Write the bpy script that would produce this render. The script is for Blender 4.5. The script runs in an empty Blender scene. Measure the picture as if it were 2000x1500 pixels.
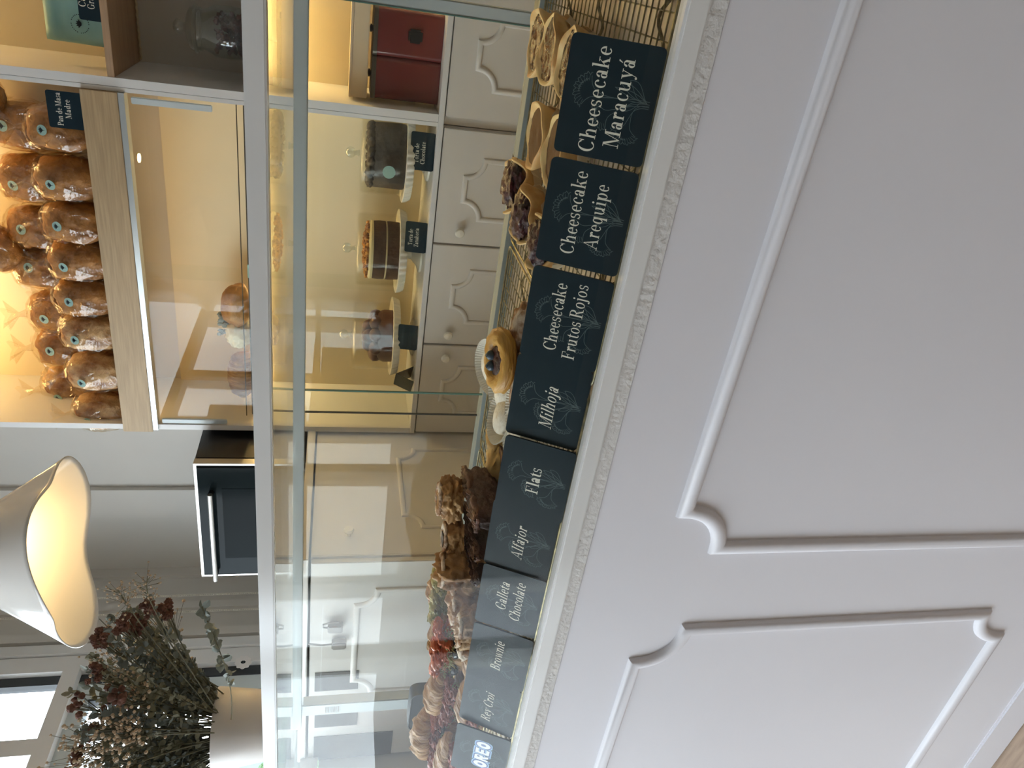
import bpy, bmesh, math, random
from math import sin, cos, pi, radians, sqrt, atan2
from mathutils import Vector, Matrix, noise
random.seed(7)
SC = bpy.context.scene
COL = SC.collection

# ------------------------------------------------------------------ camera
EYE = Vector((0.0, 0.0, 1.455))
FPX = 1468.0
RX = Vector((0.862, 0.506, 0.029)).normalized()      # to the right in the upright view
FW = Vector((-0.487, 0.842, -0.234)); FW = (FW - RX*FW.dot(RX)).normalized()
DN = FW.cross(RX).normalized()                        # downwards in the upright view
cam_data = bpy.data.cameras.new('camera'); cam = bpy.data.objects.new('camera', cam_data); COL.objects.link(cam)
cam_data.sensor_width = 36.0; cam_data.sensor_fit = 'HORIZONTAL'; cam_data.lens = FPX/2000*36.0
cam_data.clip_start = 0.02; cam_data.clip_end = 200
M = Matrix.Identity(4)                                # phone held sideways: picture right = world down
for i in range(3):
    M[i][0] = DN[i]; M[i][1] = RX[i]; M[i][2] = -FW[i]; M[i][3] = EYE[i]
cam.matrix_world = M
SC.camera = cam

# ------------------------------------------------------------------ world, light, exposure
SC.view_settings.view_transform = 'Standard'; SC.view_settings.look = 'None'
SC.view_settings.gamma = 1.0; SC.view_settings.use_curve_mapping = False
SC.view_settings.exposure = 1.02
SC.cycles.transparent_max_bounces = 32
SC.cycles.max_bounces = 10
SC.cycles.diffuse_bounces = 5
SC.cycles.glossy_bounces = 5
SC.cycles.sample_clamp_indirect = 6.0
SKY = 5.4
LED = 4.6
BULB = 27.0
w = bpy.data.worlds.new('sky'); SC.world = w; w.use_nodes = True
nt = w.node_tree; nt.nodes.clear()
wo = nt.nodes.new('ShaderNodeOutputWorld'); bg = nt.nodes.new('ShaderNodeBackground')
tc = nt.nodes.new('ShaderNodeTexCoord'); nz = nt.nodes.new('ShaderNodeTexNoise'); rp = nt.nodes.new('ShaderNodeValToRGB')
nz.inputs['Scale'].default_value = 2.0; nz.inputs['Detail'].default_value = 4
rp.color_ramp.elements[0].position = .38; rp.color_ramp.elements[0].color = (.72, .86, 1, 1)
rp.color_ramp.elements[1].position = .62; rp.color_ramp.elements[1].color = (1, 1, 1, 1)
nt.links.new(tc.outputs['Generated'], nz.inputs['Vector']); nt.links.new(nz.outputs['Fac'], rp.inputs['Fac'])
nt.links.new(rp.outputs['Color'], bg.inputs['Color']); bg.inputs['Strength'].default_value = SKY
nt.links.new(bg.outputs[0], wo.inputs['Surface'])
def portal(name, loc, rot, sx, sy):
    l = bpy.data.lights.new(name, 'AREA'); l.shape = 'RECTANGLE'; l.size = sx; l.size_y = sy
    l.cycles.is_portal = True
    o = bpy.data.objects.new(name, l); COL.objects.link(o); o.location = loc; o.rotation_euler = rot
portal('window_portal', (-2.56, .58, 1.6), (0, radians(-90), 0), 2.5, 3.2)

# ------------------------------------------------------------------ materials
def mat(name, col, rough=.5, metal=0., col2=None, scale=8., detail=4., bump=0., bscale=None, spec=.5, lo=.35, hi=.65,
        trans=0., emit=None, estr=0., coat=0., stretch=None, sss=0., obj=True, bdist=.004):
    m = bpy.data.materials.new(name); m.use_nodes = True; n = m.node_tree; b = n.nodes['Principled BSDF']
    b.inputs['Base Color'].default_value = (*col, 1); b.inputs['Roughness'].default_value = rough
    b.inputs['Metallic'].default_value = metal; b.inputs['Specular IOR Level'].default_value = spec
    b.inputs['Transmission Weight'].default_value = trans; b.inputs['Coat Weight'].default_value = coat
    if sss:
        b.inputs['Subsurface Weight'].default_value = sss; b.inputs['Subsurface Radius'].default_value = (.01, .006, .003)
    if emit:
        b.inputs['Emission Color'].default_value = (*emit, 1); b.inputs['Emission Strength'].default_value = estr
    t = n.nodes.new('ShaderNodeTexCoord'); mp = n.nodes.new('ShaderNodeMapping')
    n.links.new(t.outputs['Object'], mp.inputs['Vector'])
    if stretch: mp.inputs['Scale'].default_value = stretch
    x = n.nodes.new('ShaderNodeTexNoise'); x.inputs['Scale'].default_value = scale; x.inputs['Detail'].default_value = detail
    n.links.new(mp.outputs[0], x.inputs['Vector'])
    r = n.nodes.new('ShaderNodeValToRGB'); e = r.color_ramp.elements
    c2 = col2 or tuple(c*.93 for c in col)
    e[0].position = lo; e[0].color = (*c2, 1); e[1].position = hi; e[1].color = (*col, 1)
    n.links.new(x.outputs['Fac'], r.inputs['Fac']); n.links.new(r.outputs['Color'], b.inputs['Base Color'])
    if bump:
        y = n.nodes.new('ShaderNodeTexNoise'); y.inputs['Scale'].default_value = bscale or scale*3; y.inputs['Detail'].default_value = 5
        n.links.new(mp.outputs[0], y.inputs['Vector'])
        k = n.nodes.new('ShaderNodeBump'); k.inputs['Strength'].default_value = bump; k.inputs['Distance'].default_value = bdist
        n.links.new(y.outputs['Fac'], k.inputs['Height']); n.links.new(k.outputs[0], b.inputs['Normal'])
    return m
def sheet_glass(name, tint=(.93, .97, .95), rough=0., ior=1.5, bump=0., bscale=30., gcol=(1, 1, 1), haze=0.):
    """clear sheet: what passes straight through plus the mirror part that grows towards grazing view"""
    m = bpy.data.materials.new(name); m.use_nodes = True; n = m.node_tree; n.nodes.clear()
    o = n.nodes.new('ShaderNodeOutputMaterial'); mx = n.nodes.new('ShaderNodeMixShader')
    t = n.nodes.new('ShaderNodeBsdfTransparent'); g = n.nodes.new('ShaderNodeBsdfGlossy'); f = n.nodes.new('ShaderNodeFresnel')
    t.inputs[0].default_value = (*tint, 1); g.inputs['Roughness'].default_value = rough; g.inputs[0].default_value = (*gcol, 1)
    gm = n.nodes.new('ShaderNodeNewGeometry'); mi = n.nodes.new('ShaderNodeMix')
    mi.inputs[2].default_value = ior; mi.inputs[3].default_value = 1/ior        # same mirror part on the way in and on the way out
    n.links.new(gm.outputs['Backfacing'], mi.inputs[0]); n.links.new(mi.outputs[0], f.inputs['IOR'])
    if bump:
        tc = n.nodes.new('ShaderNodeTexCoord'); y = n.nodes.new('ShaderNodeTexNoise'); y.inputs['Scale'].default_value = bscale; y.inputs['Detail'].default_value = 2
        k = n.nodes.new('ShaderNodeBump'); k.inputs['Strength'].default_value = bump; k.inputs['Distance'].default_value = .01
        n.links.new(tc.outputs['Object'], y.inputs['Vector']); n.links.new(y.outputs['Fac'], k.inputs['Height'])
        n.links.new(k.outputs[0], g.inputs['Normal']); n.links.new(k.outputs[0], f.inputs['Normal'])
    src = t
    if haze:
        d = n.nodes.new('ShaderNodeBsdfDiffuse'); m2 = n.nodes.new('ShaderNodeMixShader'); m2.inputs[0].default_value = haze
        n.links.new(t.outputs[0], m2.inputs[1]); n.links.new(d.outputs[0], m2.inputs[2]); src = m2
    n.links.new(f.outputs[0], mx.inputs[0]); n.links.new(src.outputs[0], mx.inputs[1]); n.links.new(g.outputs[0], mx.inputs[2])
    n.links.new(mx.outputs[0], o.inputs['Surface'])
    return m
def lamp_mat(name, col, s):
    m = bpy.data.materials.new(name); m.use_nodes = True; n = m.node_tree; n.nodes.clear()
    o = n.nodes.new('ShaderNodeOutputMaterial'); e = n.nodes.new('ShaderNodeEmission')
    e.inputs[0].default_value = (*col, 1); e.inputs[1].default_value = s; n.links.new(e.outputs[0], o.inputs[0]); return m
def shade_mat(name):
    m = bpy.data.materials.new(name); m.use_nodes = True; n = m.node_tree; n.nodes.clear()
    o = n.nodes.new('ShaderNodeOutputMaterial'); d = n.nodes.new('ShaderNodeBsdfDiffuse'); t = n.nodes.new('ShaderNodeBsdfTranslucent')
    g = n.nodes.new('ShaderNodeBsdfGlossy'); a = n.nodes.new('ShaderNodeMixShader'); b = n.nodes.new('ShaderNodeMixShader'); f = n.nodes.new('ShaderNodeFresnel')
    d.inputs[0].default_value = (.86, .85, .82, 1); t.inputs[0].default_value = (.85, .78, .62, 1); g.inputs['Roughness'].default_value = .08
    f.inputs[0].default_value = 1.45; a.inputs[0].default_value = .12
    n.links.new(d.outputs[0], a.inputs[1]); n.links.new(t.outputs[0], a.inputs[2]); n.links.new(f.outputs[0], b.inputs[0])
    n.links.new(a.outputs[0], b.inputs[1]); n.links.new(g.outputs[0], b.inputs[2]); n.links.new(b.outputs[0], o.inputs[0]); return m
def wood_mat(name, c1, c2, rough=.45):
    m = mat(name, c1, rough, col2=c2, scale=6., detail=8, stretch=(1.2, 14, 30), bump=.08, bscale=40., lo=.3, hi=.7); return m

W = dict(
    paint=mat('counter_paint', (.765, .758, .80), .42, col2=(.745, .738, .78), scale=3, bump=.12, bscale=160, bdist=.001),
    gloss=mat('white_gloss', (.80, .80, .785), .14, scale=4, spec=.6),
    seal=mat('sealant_paint', (.69, .675, .655), .65, col2=(.60, .575, .545), scale=60, bump=.7, bscale=120, lo=.22, hi=.30),
    white=mat('white_laminate', (.74, .73, .71), .4, scale=3),
    cab=mat('cabinet_paint', (.66, .63, .585), .45, scale=3, bump=.05, bscale=80, bdist=.001),
    wall=mat('wall_paint', (.62, .585, .53), .8, scale=2, bump=.1, bscale=120, bdist=.001),
    frontwall=mat('taupe_wall', (.20, .17, .14), .8, scale=2),
    nichewall=mat('niche_paint', (.78, .68, .48), .6, scale=3, bump=.15, bscale=70, bdist=.001),
    ceil=mat('ceiling_paint', (.8, .79, .76), .9),
    floor=mat('floor_vinyl', (.50, .37, .27), .5, col2=(.40, .29, .21), scale=12, stretch=(1, 8, 1)),
    oak=wood_mat('oak_board', (.50, .36, .20), (.37, .255, .135)),
    darkoak=wood_mat('walnut_board', (.46, .30, .18), (.36, .23, .13)),
    alu=mat('aluminium', (.62, .67, .68), .32, .85, scale=5, stretch=(.2, 6, 6)),
    aluw=mat('pale_aluminium', (.58, .64, .65), .5, .1, scale=5),
    track=mat('dull_track', (.27, .32, .325), .55, .1, scale=5),
    ovenglass=mat('oven_window', (.006, .009, .010), .12, spec=.03),
    steel=mat('steel', (.45, .44, .42), .34, 1.),
    darkgap=mat('dark_gasket', (.04, .045, .05), .7),
    wire=mat('brass_wire', (.36, .30, .16), .4, .75, col2=(.16, .14, .09), scale=90),
    dwire=mat('dark_wire', (.12, .11, .09), .45, .7),
    tile=mat('beige_deck', (.66, .56, .43), .35, col2=(.58, .48, .36), scale=14),
    card=mat('card_board', (.014, .028, .037), .36, col2=(.012, .025, .034), scale=40, spec=.12),
    ink=mat('cream_ink', (.84, .81, .70), .6),
    line=mat('pale_line_ink', (.080, .120, .125), .6),
    navy=mat('navy_side', (.008, .016, .024), .4),
    black=mat('black_enamel', (.012, .012, .013), .32, scale=20),
    blackglass=mat('black_glass', (.008, .012, .013), .08, spec=.06),
    teal=mat('teal_paper', (.30, .52, .48), .45, col2=(.22, .42, .40), scale=10, bump=.2, bscale=14, bdist=.01),
    tealst=mat('teal_sticker', (.30, .47, .43), .5),
    red=mat('red_enamel', (.16, .024, .022), .26, col2=(.13, .02, .018), scale=3, coat=.4),
    glass=sheet_glass('case_glass', (.98, .99, .985), ior=1.25),
    topglass=sheet_glass('top_glass', (.97, .985, .975)),
    edge=mat('green_glass_edge', (.13, .27, .24), .15, spec=.7),
    niche_glass=sheet_glass('niche_glass', (.985, .99, .975), ior=1.27),
    pane=sheet_glass('window_glass', (.97, .985, .985)),
    acryl=sheet_glass('clear_acrylic', (.97, .965, .94), .03, 1.22),
    jar=sheet_glass('jar_glass', (.86, .88, .86), .02, 1.6, haze=.035),
    film=sheet_glass('cellophane', (.95, .92, .86), .12, 1.6, bump=.35, bscale=40., gcol=(1, .97, .92)),
    led=lamp_mat('warm_led', (1., .66, .26), LED), ledmid=lamp_mat('warm_led_bright', (1., .70, .30), LED*6.0), ledcool=lamp_mat('led_diffuser', (1., .66, .26), LED*4.5),
    bulb=lamp_mat('warm_bulb', (1., .68, .31), BULB),
    shade=shade_mat('opal_shade'),
    ceramic=mat('ceramic_white', (.80, .76, .73), .35, scale=5),
    plate=mat('plate_white', (.80, .76, .66), .25),
    crust=mat('bread_crust', (.56, .27, .07), .6, col2=(.17, .058, .014), scale=14, detail=8, bump=.9, bscale=40, bdist=.01, lo=.3, hi=.7),
    crust2=mat('floured_crust', (.72, .50, .27), .7, col2=(.26, .10, .028), scale=14, detail=8, bump=.9, bscale=40, bdist=.01, lo=.38, hi=.62),
    tart=mat('tart_pastry', (.82, .57, .25), .5, col2=(.55, .25, .06), scale=16, detail=4, bump=.25, bscale=60, lo=.3, hi=.5, sss=.15),
    glaze=mat('passion_glaze', (.15, .052, .013), .2, col2=(.025, .010, .006), scale=24, detail=6, bump=1., bscale=60, lo=.38, hi=.66, coat=.0, stretch=(1, .35, 1), bdist=.008, spec=.34),
    caramel=mat('caramel', (.135, .060, .022), .5, col2=(.11, .046, .016), scale=10, bump=.25, bscale=40, stretch=(.6, 3, 1), coat=.0, spec=.08),
    berry=mat('berry_jam', (.075, .012, .016), (.32), col2=(.02, .006, .010), scale=40, bump=1., bscale=110, coat=.15, bdist=.006),
    blueberry=mat('blueberry_skin', (.022, .045, .075), .35, col2=(.05, .08, .11), scale=30),
    puff=mat('puff_pastry', (.70, .40, .085), .4, col2=(.52, .25, .04), scale=10, bump=.7, bscale=24, stretch=(1, 1, 7), sss=.1, bdist=.006),
    sugar=mat('icing_sugar', (.86, .83, .74), .85, col2=(.70, .62, .48), scale=60, bump=.7, bscale=120, lo=.3, hi=.5),
    dusted=mat('sugar_dusted_pastry', (.76, .66, .54), .75, col2=(.30, .14, .055), scale=26, detail=7, bump=.9, bscale=60, lo=.42, hi=.58, bdist=.006),
    brownp=mat('cinnamon_pastry', (.52, .29, .105), .6, col2=(.27, .12, .035), scale=14, detail=7, bump=.8, bscale=40, bdist=.008),
    sugarp=mat('sugared_pastry', (.50, .31, .15), .6, col2=(.27, .13, .05), scale=22, detail=7, bump=.9, bscale=60, bdist=.006),
    cookie=mat('cookie_dough', (.60, .42, .17), .75, col2=(.42, .26, .08), scale=18, detail=6, bump=.8, bscale=40, bdist=.006),
    brownie=mat('brownie_crumb', (.055, .016, .010), .55, col2=(.03, .008, .006), scale=22, detail=7, bump=1., bscale=60, bdist=.006),
    brownietop=mat('brownie_crust', (.19, .085, .055), .4, col2=(.08, .03, .02), scale=18, detail=8, bump=1., bscale=34, lo=.35, hi=.6, bdist=.01),
    choc=mat('dark_chocolate', (.045, .022, .016), .35, col2=(.03, .014, .01), scale=14, bump=.5, bscale=40),
    ganache=mat('chocolate_ganache', (.10, .035, .026), .5, col2=(.07, .022, .017), scale=10, bump=.4, bscale=30),
    grey_choc=mat('chocolate_frosting', (.060, .048, .042), .6, col2=(.04, .03, .027), scale=12, bump=.8, bscale=26, bdist=.01),
    crumble=mat('orange_crumble', (.56, .26, .05), .7, col2=(.20, .07, .015), scale=42, detail=5, bump=1., bscale=60, lo=.4, hi=.6, bdist=.01),
    cream=mat('cream', (.72, .64, .40), .5, scale=10),
    sponge=mat('dark_sponge', (.075, .036, .022), .85, col2=(.045, .02, .012), scale=40, bump=.6, bscale=90),
    paper=mat('baking_paper', (.70, .60, .42), .6, col2=(.62, .50, .33), scale=14, bump=.2),
    cup=mat('white_paper_cup', (.82, .79, .70), .7),
    croi=mat('croissant_crust', (.46, .26, .09), .5, col2=(.24, .105, .03), scale=16, detail=7, bump=1., bscale=30, stretch=(6, 1.5, 1.5), bdist=.006),
    ham=mat('cured_ham', (.36, .085, .045), .4, col2=(.20, .04, .025), scale=22, detail=5, bump=.8, bscale=40, stretch=(1, 3, 3), bdist=.006),
    salmon=mat('smoked_salmon', (.62, .17, .055), .3, col2=(.46, .09, .03), scale=16, bump=.7, bscale=30, bdist=.006),
    sprout=mat('green_sprouts', (.44, .37, .15), .5, col2=(.22, .22, .05), scale=50),
    olive=mat('black_olive', (.010, .012, .016), .25),
    leaf=mat('eucalyptus_leaf', (.30, .335, .30), .6, col2=(.16, .19, .18), scale=7),
    leafb=mat('olive_leaf', (.36, .35, .25), .65, col2=(.20, .20, .14), scale=7),
    stem=mat('dry_stem', (.17, .15, .085), .8, col2=(.10, .095, .06), scale=10),
    rust=mat('rust_flower', (.22, .10, .068), .9, col2=(.11, .052, .04), scale=60),
    pale=mat('pale_seed', (.60, .47, .33), .7, col2=(.45, .33, .22), scale=30),
    darkpan=mat('dark_nonstick', (.05, .055, .06), .5),
    brick=mat('street_render', (.75, .76, .76), .9), street=mat('asphalt', (.22, .22, .23), .9),
    hedge=mat('hedge_green', (.10, .17, .07), .8, col2=(.03, .06, .03), scale=3, bump=1., bscale=9, bdist=.1),
    shutter=mat('window_glass_dark', (.10, .14, .16), .2),
    plastic=mat('grey_plastic', (.30, .28, .26), .5), darkbrown=mat('dark_brown', (.045, .038, .032), .6, stretch=(1, 1, 20), scale=8),
    beige=mat('beige_paper', (.70, .55, .36), .7), lid=mat('tin_rim', (.10, .085, .06), .35, .5),
    jarfruit=mat('dried_hibiscus', (.15, .024, .018), .7, col2=(.04, .009, .008), scale=30),
    blue=mat('logo_blue', (.02, .07, .30), .4), lblue=mat('logo_light_blue', (.25, .47, .75), .4), wht=mat('logo_white', (.85, .86, .88), .4),
    redcar=mat('red_car_paint', (.45, .03, .035), .3, coat=.5),
)

# ------------------------------------------------------------------ helpers
def V(*a): return Vector(a)
def ray(x, y):
    return RX*((1500-y)-750) + DN*(x-1000) + FW*FPX
def P(x, y, Y):
    d = ray(x, y); return EYE + d*(Y/d.y)
def PZ(x, y, z):
    d = ray(x, y); return EYE + d*((z-EYE.z)/d.z)
def PX(x, y, X):
    d = ray(x, y); return EYE + d*(X/d.x)
class MB:
    def __init__(s): s.v = []; s.f = []
    def add(s, vs, fs):
        n = len(s.v); s.v += [tuple(v) for v in vs]; s.f += [tuple(i+n for i in f) for f in fs]; return s
    def box(s, x0, x1, y0, y1, z0, z1, b=0.):
        if b <= 0:
            return s.add([(x0,y0,z0),(x1,y0,z0),(x1,y1,z0),(x0,y1,z0),(x0,y0,z1),(x1,y0,z1),(x1,y1,z1),(x0,y1,z1)],
                         [(0,3,2,1),(4,5,6,7),(0,1,5,4),(1,2,6,5),(2,3,7,6),(3,0,4,7)])
        m = bmesh.new(); bmesh.ops.create_cube(m, size=1)
        for q in m.verts: q.co = Vector(((x0+x1)/2+q.co.x*(x1-x0), (y0+y1)/2+q.co.y*(y1-y0), (z0+z1)/2+q.co.z*(z1-z0)))
        bmesh.ops.bevel(m, geom=m.edges[:], offset=b, segments=2, affect='EDGES'); s.bm(m); return s
    def bm(s, m):
        m.verts.index_update(); s.add([q.co for q in m.verts], [[q.index for q in f.verts] for f in m.faces]); m.free(); return s
    def tube(s, pts, r, k=8, cap=True, closed=False, flat=None):
        pts = [Vector(p) for p in pts]; n = len(pts); rings = []
        up = None
        for i, p in enumerate(pts):
            a = pts[(i-1) % n] if (i or closed) else p; b = pts[(i+1) % n] if (i < n-1 or closed) else p
            t = (b-a)
            if t.length < 1e-9: t = Vector((0, 0, 1))
            t.normalize()
            if up is None:
                up = Vector((0, 0, 1)) if abs(t.z) < .9 else Vector((1, 0, 0))
            sx = t.cross(up)
            if sx.length < 1e-6: sx = t.orthogonal()
            sx.normalize(); up2 = sx.cross(t).normalized(); up = up2
            rr = r[i] if isinstance(r, (list, tuple)) else r
            rings.append([p + sx*rr*cos(2*pi*j/k) + up2*rr*sin(2*pi*j/k) for j in range(k)])
        vs = [q for R in rings for q in R]; fs = []
        m = n if closed else n-1
        for i in range(m):
            for j in range(k):
                a = i*k+j; b = i*k+(j+1) % k; c = ((i+1) % n)*k+(j+1) % k; d = ((i+1) % n)*k+j
                fs.append((a, b, c, d))
        if cap and not closed: fs += [tuple(range(k-1, -1, -1)), tuple((n-1)*k+j for j in range(k))]
        return s.add(vs, fs)
    def lathe(s, prof, c=(0,0,0), k=32, fn=None, close=True, a0=0., a1=2*pi):
        full = abs(a1-a0-2*pi) < 1e-6; kk = k if full else k+1
        vs = []; fs = []; c = Vector(c)
        for i, (r, z) in enumerate(prof):
            for j in range(kk):
                a = a0+(a1-a0)*j/k; R, Zz = (r, z) if fn is None else fn(r, z, a, i)
                vs.append(c+Vector((R*cos(a), R*sin(a), Zz)))
        n = len(prof)
        for i in range(n-1):
            for j in range(kk if full else k):
                fs.append((i*kk+j, i*kk+(j+1) % kk, (i+1)*kk+(j+1) % kk, (i+1)*kk+j))
        if close and full: fs += [tuple(range(kk-1, -1, -1)), tuple((n-1)*kk+j for j in range(kk))]
        return s.add(vs, fs)
    def prism(s, poly, h0, h1, fr=None):
        """polygon (2D) extruded; fr maps (a, b, h) to a point"""
        fr = fr or (lambda a, b, h: (a, b, h)); n = len(poly)
        vs = [fr(a, b, h0) for a, b in poly]+[fr(a, b, h1) for a, b in poly]
        return s.add(vs, [tuple(range(n-1, -1, -1)), tuple(range(n, 2*n))]+[(i, (i+1) % n, n+(i+1) % n, n+i) for i in range(n)])
    def blob(s, c, r, sub=3, amp=.1, fr=3., seed=0, rot=None, flat=None, lumps=None, sq=0.):
        m = bmesh.new(); bmesh.ops.create_icosphere(m, subdivisions=sub, radius=1)
        c = Vector(c); rv = Vector(r) if not isinstance(r, (int, float)) else Vector((r, r, r)); off = Vector((seed*3.7, seed*1.3, seed*5.1))
        for q in m.verts:
            d = q.co.normalized()
            if sq:
                mx = max(abs(d.x), abs(d.y), abs(d.z)); d = d*((1-sq)+sq/mx)
            k = 1+amp*noise.fractal(d*fr+off, 1., 2., 4)
            if lumps: k += lumps(d)
            p = Vector((d.x*rv.x, d.y*rv.y, d.z*rv.z))*k
            if flat is not None and p.z < flat*rv.z: p.z = flat*rv.z
            if rot is not None: p = rot @ p
            q.co = p+c
        return s.bm(m)
    def build(s, name, material, parent=None, smooth=True, org=None, angle=35):
        me = bpy.data.meshes.new(name); o3 = Vector(org) if org is not None else Vector((0, 0, 0))
        me.from_pydata([tuple(Vector(v)-o3) for v in s.v], [], s.f); me.validate(); me.update()
        if material: me.materials.append(W[material] if isinstance(material, str) else material)
        m = bmesh.new(); m.from_mesh(me); bmesh.ops.recalc_face_normals(m, faces=m.faces[:]); m.to_mesh(me); m.free()
        if smooth: me.shade_smooth(); me.set_sharp_from_angle(angle=radians(angle))
        o = bpy.data.objects.new(name, me); COL.objects.link(o)
        if parent is not None: o.parent = parent
        return o
def tag(o, label, cat, group=None, kind=None):
    o['label'] = label; o['category'] = cat
    if group: o['group'] = group
    if kind: o['kind'] = kind
    return o
def thing(name, label, cat, loc=(0,0,0), group=None, rz=0., rot=None):
    o = bpy.data.objects.new(name, None); COL.objects.link(o); o.location = loc; o.empty_display_size = .05
    o.rotation_euler = rot if rot else (0, 0, rz)
    return tag(o, label, cat, group)
def struct(o): o['kind'] = 'structure'; return o
def lbl(o, t): o['label'] = t; return o
def clone(root, loc, rz=0., label=None, group=None, scale=1., rot=None):
    def cp(o, par):
        c = o.copy(); COL.objects.link(c)
        if par is not None: c.parent = par
        for ch in list(o.children): cp(ch, c)
        return c
    r = cp(root, None); r.location = loc; r.rotation_euler = rot if rot else (0, 0, rz); r.scale = (scale,)*3 if isinstance(scale, (int, float)) else scale
    if label: r['label'] = label
    if group: r['group'] = group
    return r
def arc(cx, cy, r, a0, a1, n=10): return [(cx+r*cos(radians(a0+(a1-a0)*i/n)), cy+r*sin(radians(a0+(a1-a0)*i/n))) for i in range(n+1)]
def rrect(x0, x1, y0, y1, r, n=5):
    return arc(x1-r, y1-r, r, 0, 90, n)+arc(x0+r, y1-r, r, 90, 180, n)+arc(x0+r, y0+r, r, 180, 270, n)+arc(x1-r, y0+r, r, 270, 360, n)
def notched(x0, x1, z0, z1, rt, rb):
    """panel outline whose four corners are scooped inwards: pieces between the sharp points"""
    p = []
    p += [(x0+rt, z1), (x1-rt, z1)]
    p += arc(x1, z1, rt, 180, 270, 10)[1:]
    p += arc(x1, z0, rb, 90, 180, 10)
    p += arc(x0, z0, rb, 0, 90, 10)
    p += arc(x0, z1, rt, 270, 360, 10)[:-1]
    return p
def molding(pts, r, frame, flat=.8):
    """half-round bead along a closed outline, mitred at its sharp points"""
    m = MB(); n = len(pts); k = 7
    q = [Vector(p) for p in pts]; rings = []
    for i in range(n):
        a = (q[i]-q[i-1]).normalized(); b = (q[(i+1) % n]-q[i]).normalized()
        na = Vector((-a.y, a.x)); nb = Vector((-b.y, b.x)); nn = na+nb
        if nn.length < .2: nn = na
        nn.normalize(); sc = 1/max(.45, nn.dot(na))
        rings.append([frame(*(q[i]+nn*(r*cos(pi*j/(k-1))*sc)), flat*r*sin(pi*j/(k-1))) for j in range(k)])
    vs = [p for R in rings for p in R]; fs = []
    for i in range(n):
        for j in range(k-1): fs.append((i*k+j, i*k+j+1, ((i+1) % n)*k+j+1, ((i+1) % n)*k+j))
    return m.add(vs, fs)

# ------------------------------------------------------------------ the room
XL, XR, YB, YF, H = -2.5, 1.9, 2.62, -2.2, 3.0
struct(MB().box(XL-.1, XR+.1, YF-.1, YB+.1, -.06, 0).build('floor', 'floor', smooth=False))
struct(MB().box(XL-.1, XR+.1, YF-.1, YB+.1, H, H+.06).build('ceiling', 'ceil', smooth=False))
struct(MB().box(XL-.1, XR+.1, YB, YB+.1, 0, H).build('wall_back', 'wall', smooth=False))
struct(MB().box(XR, XR+.1, YF, YB, 0, H).build('wall_right', 'wall', smooth=False))
WY0, WY1, WZ0, WZ1 = -1.0, 2.17, .12, 2.86
m = MB().box(XL-.12, XL, WY1, YB, 0, H).box(XL-.12, XL, YF, WY0, 0, H).box(XL-.12, XL, WY0, WY1, 0, WZ0).box(XL-.12, XL, WY0, WY1, WZ1, H).box(XL-.12, XL, .32, WY1, WZ0, 1.46)
struct(m.build('wall_left', 'wall', smooth=False))
struct(MB().box(XL, XR, YF-.1, YF, 0, H).build('wall_front', 'frontwall', smooth=False))
# left window: frame bars, transom, panes
def bars_y(m, ys, z0, z1, x0, x1, wd):
    for y in ys: m.box(x0, x1, y-wd/2, y+wd/2, z0, z1)
win = MB()
win.box(XL-.09, XL+.012, 2.10, WY1-.001, 1.521, WZ1-.001)                   # jamb
win.box(XL-.09, XL+.004, WY0+.001, WY0+.07, WZ0+.001, WZ1-.001)
win.box(XL-.09, XL+.004, WY0+.07, .24, WZ0+.001, WZ0+.07); win.box(XL-.09, XL+.004, WY0+.07, 2.10, WZ1-.07, WZ1-.001)
win.box(XL-.07, XL+.03, WY0+.07, 2.10, 2.322, 2.376)             # transom
win.box(XL-.07, XL+.028, 1.755, 1.815, 2.376, WZ1-.07)             # upper post
win.box(XL-.07, XL+.028, .92, 1.0, 1.52, 2.322).box(XL-.09, XL, .24, .32, WZ0+.07, 2.322).box(XL-.07, XL+.028, -.57, -.50, WZ0+.07, 2.322).box(XL-.09, XL+.05, .325, 2.10, 1.462, 1.52)
w1 = struct(win.build('window_1', 'white', smooth=False))
sash = MB()
for (y0, y1) in ((1.985, 2.055),): sash.box(XL-.055, XL-.012, y0, y1, 1.52, 2.322)
sash.box(XL-.055, XL-.012, 1.0, 1.05, 1.52, 2.322); sash.box(XL-.055, XL-.012, 1.05, 1.985, 2.27, 2.322); sash.box(XL-.055, XL-.012, 1.05, 1.985, 1.52, 1.57)
sash.build('sash', 'aluw', w1, smooth=False)
MB().box(XL-.045, XL-.01, 2.060, 2.098, 1.52, 2.80).box(XL-.05, XL-.008, 1.978, 1.986, 1.57, 2.27).build('gasket', 'darkgap', w1, smooth=False)
MB().box(XL-.036, XL-.031, WY0+.05, 2.09, WZ0+.05, WZ1-.05).build('pane', 'pane', w1, smooth=False)
# pilaster bands and corner trim on the back wall, flat strips on the left wall
MB_ = MB().box(-2.183, -2.043, YB-.022, YB, 1.2, 2.98)
struct(MB_.build('trim_1', 'wall', smooth=False))
struct(MB().box(XL, XL+.018, YB-.05, YB, 0, H).box(XL, XL+.02, 2.40-.02, 2.40+.02, 0, H-.01).box(XL, XL+.02, 2.235, 2.275, 0, H-.01).build('trim_2', 'wall', smooth=False))
struct(MB().box(XL, XL+.024, 2.172, 2.215, 0, H-.01).build('trim_3', 'white', smooth=False))
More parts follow.
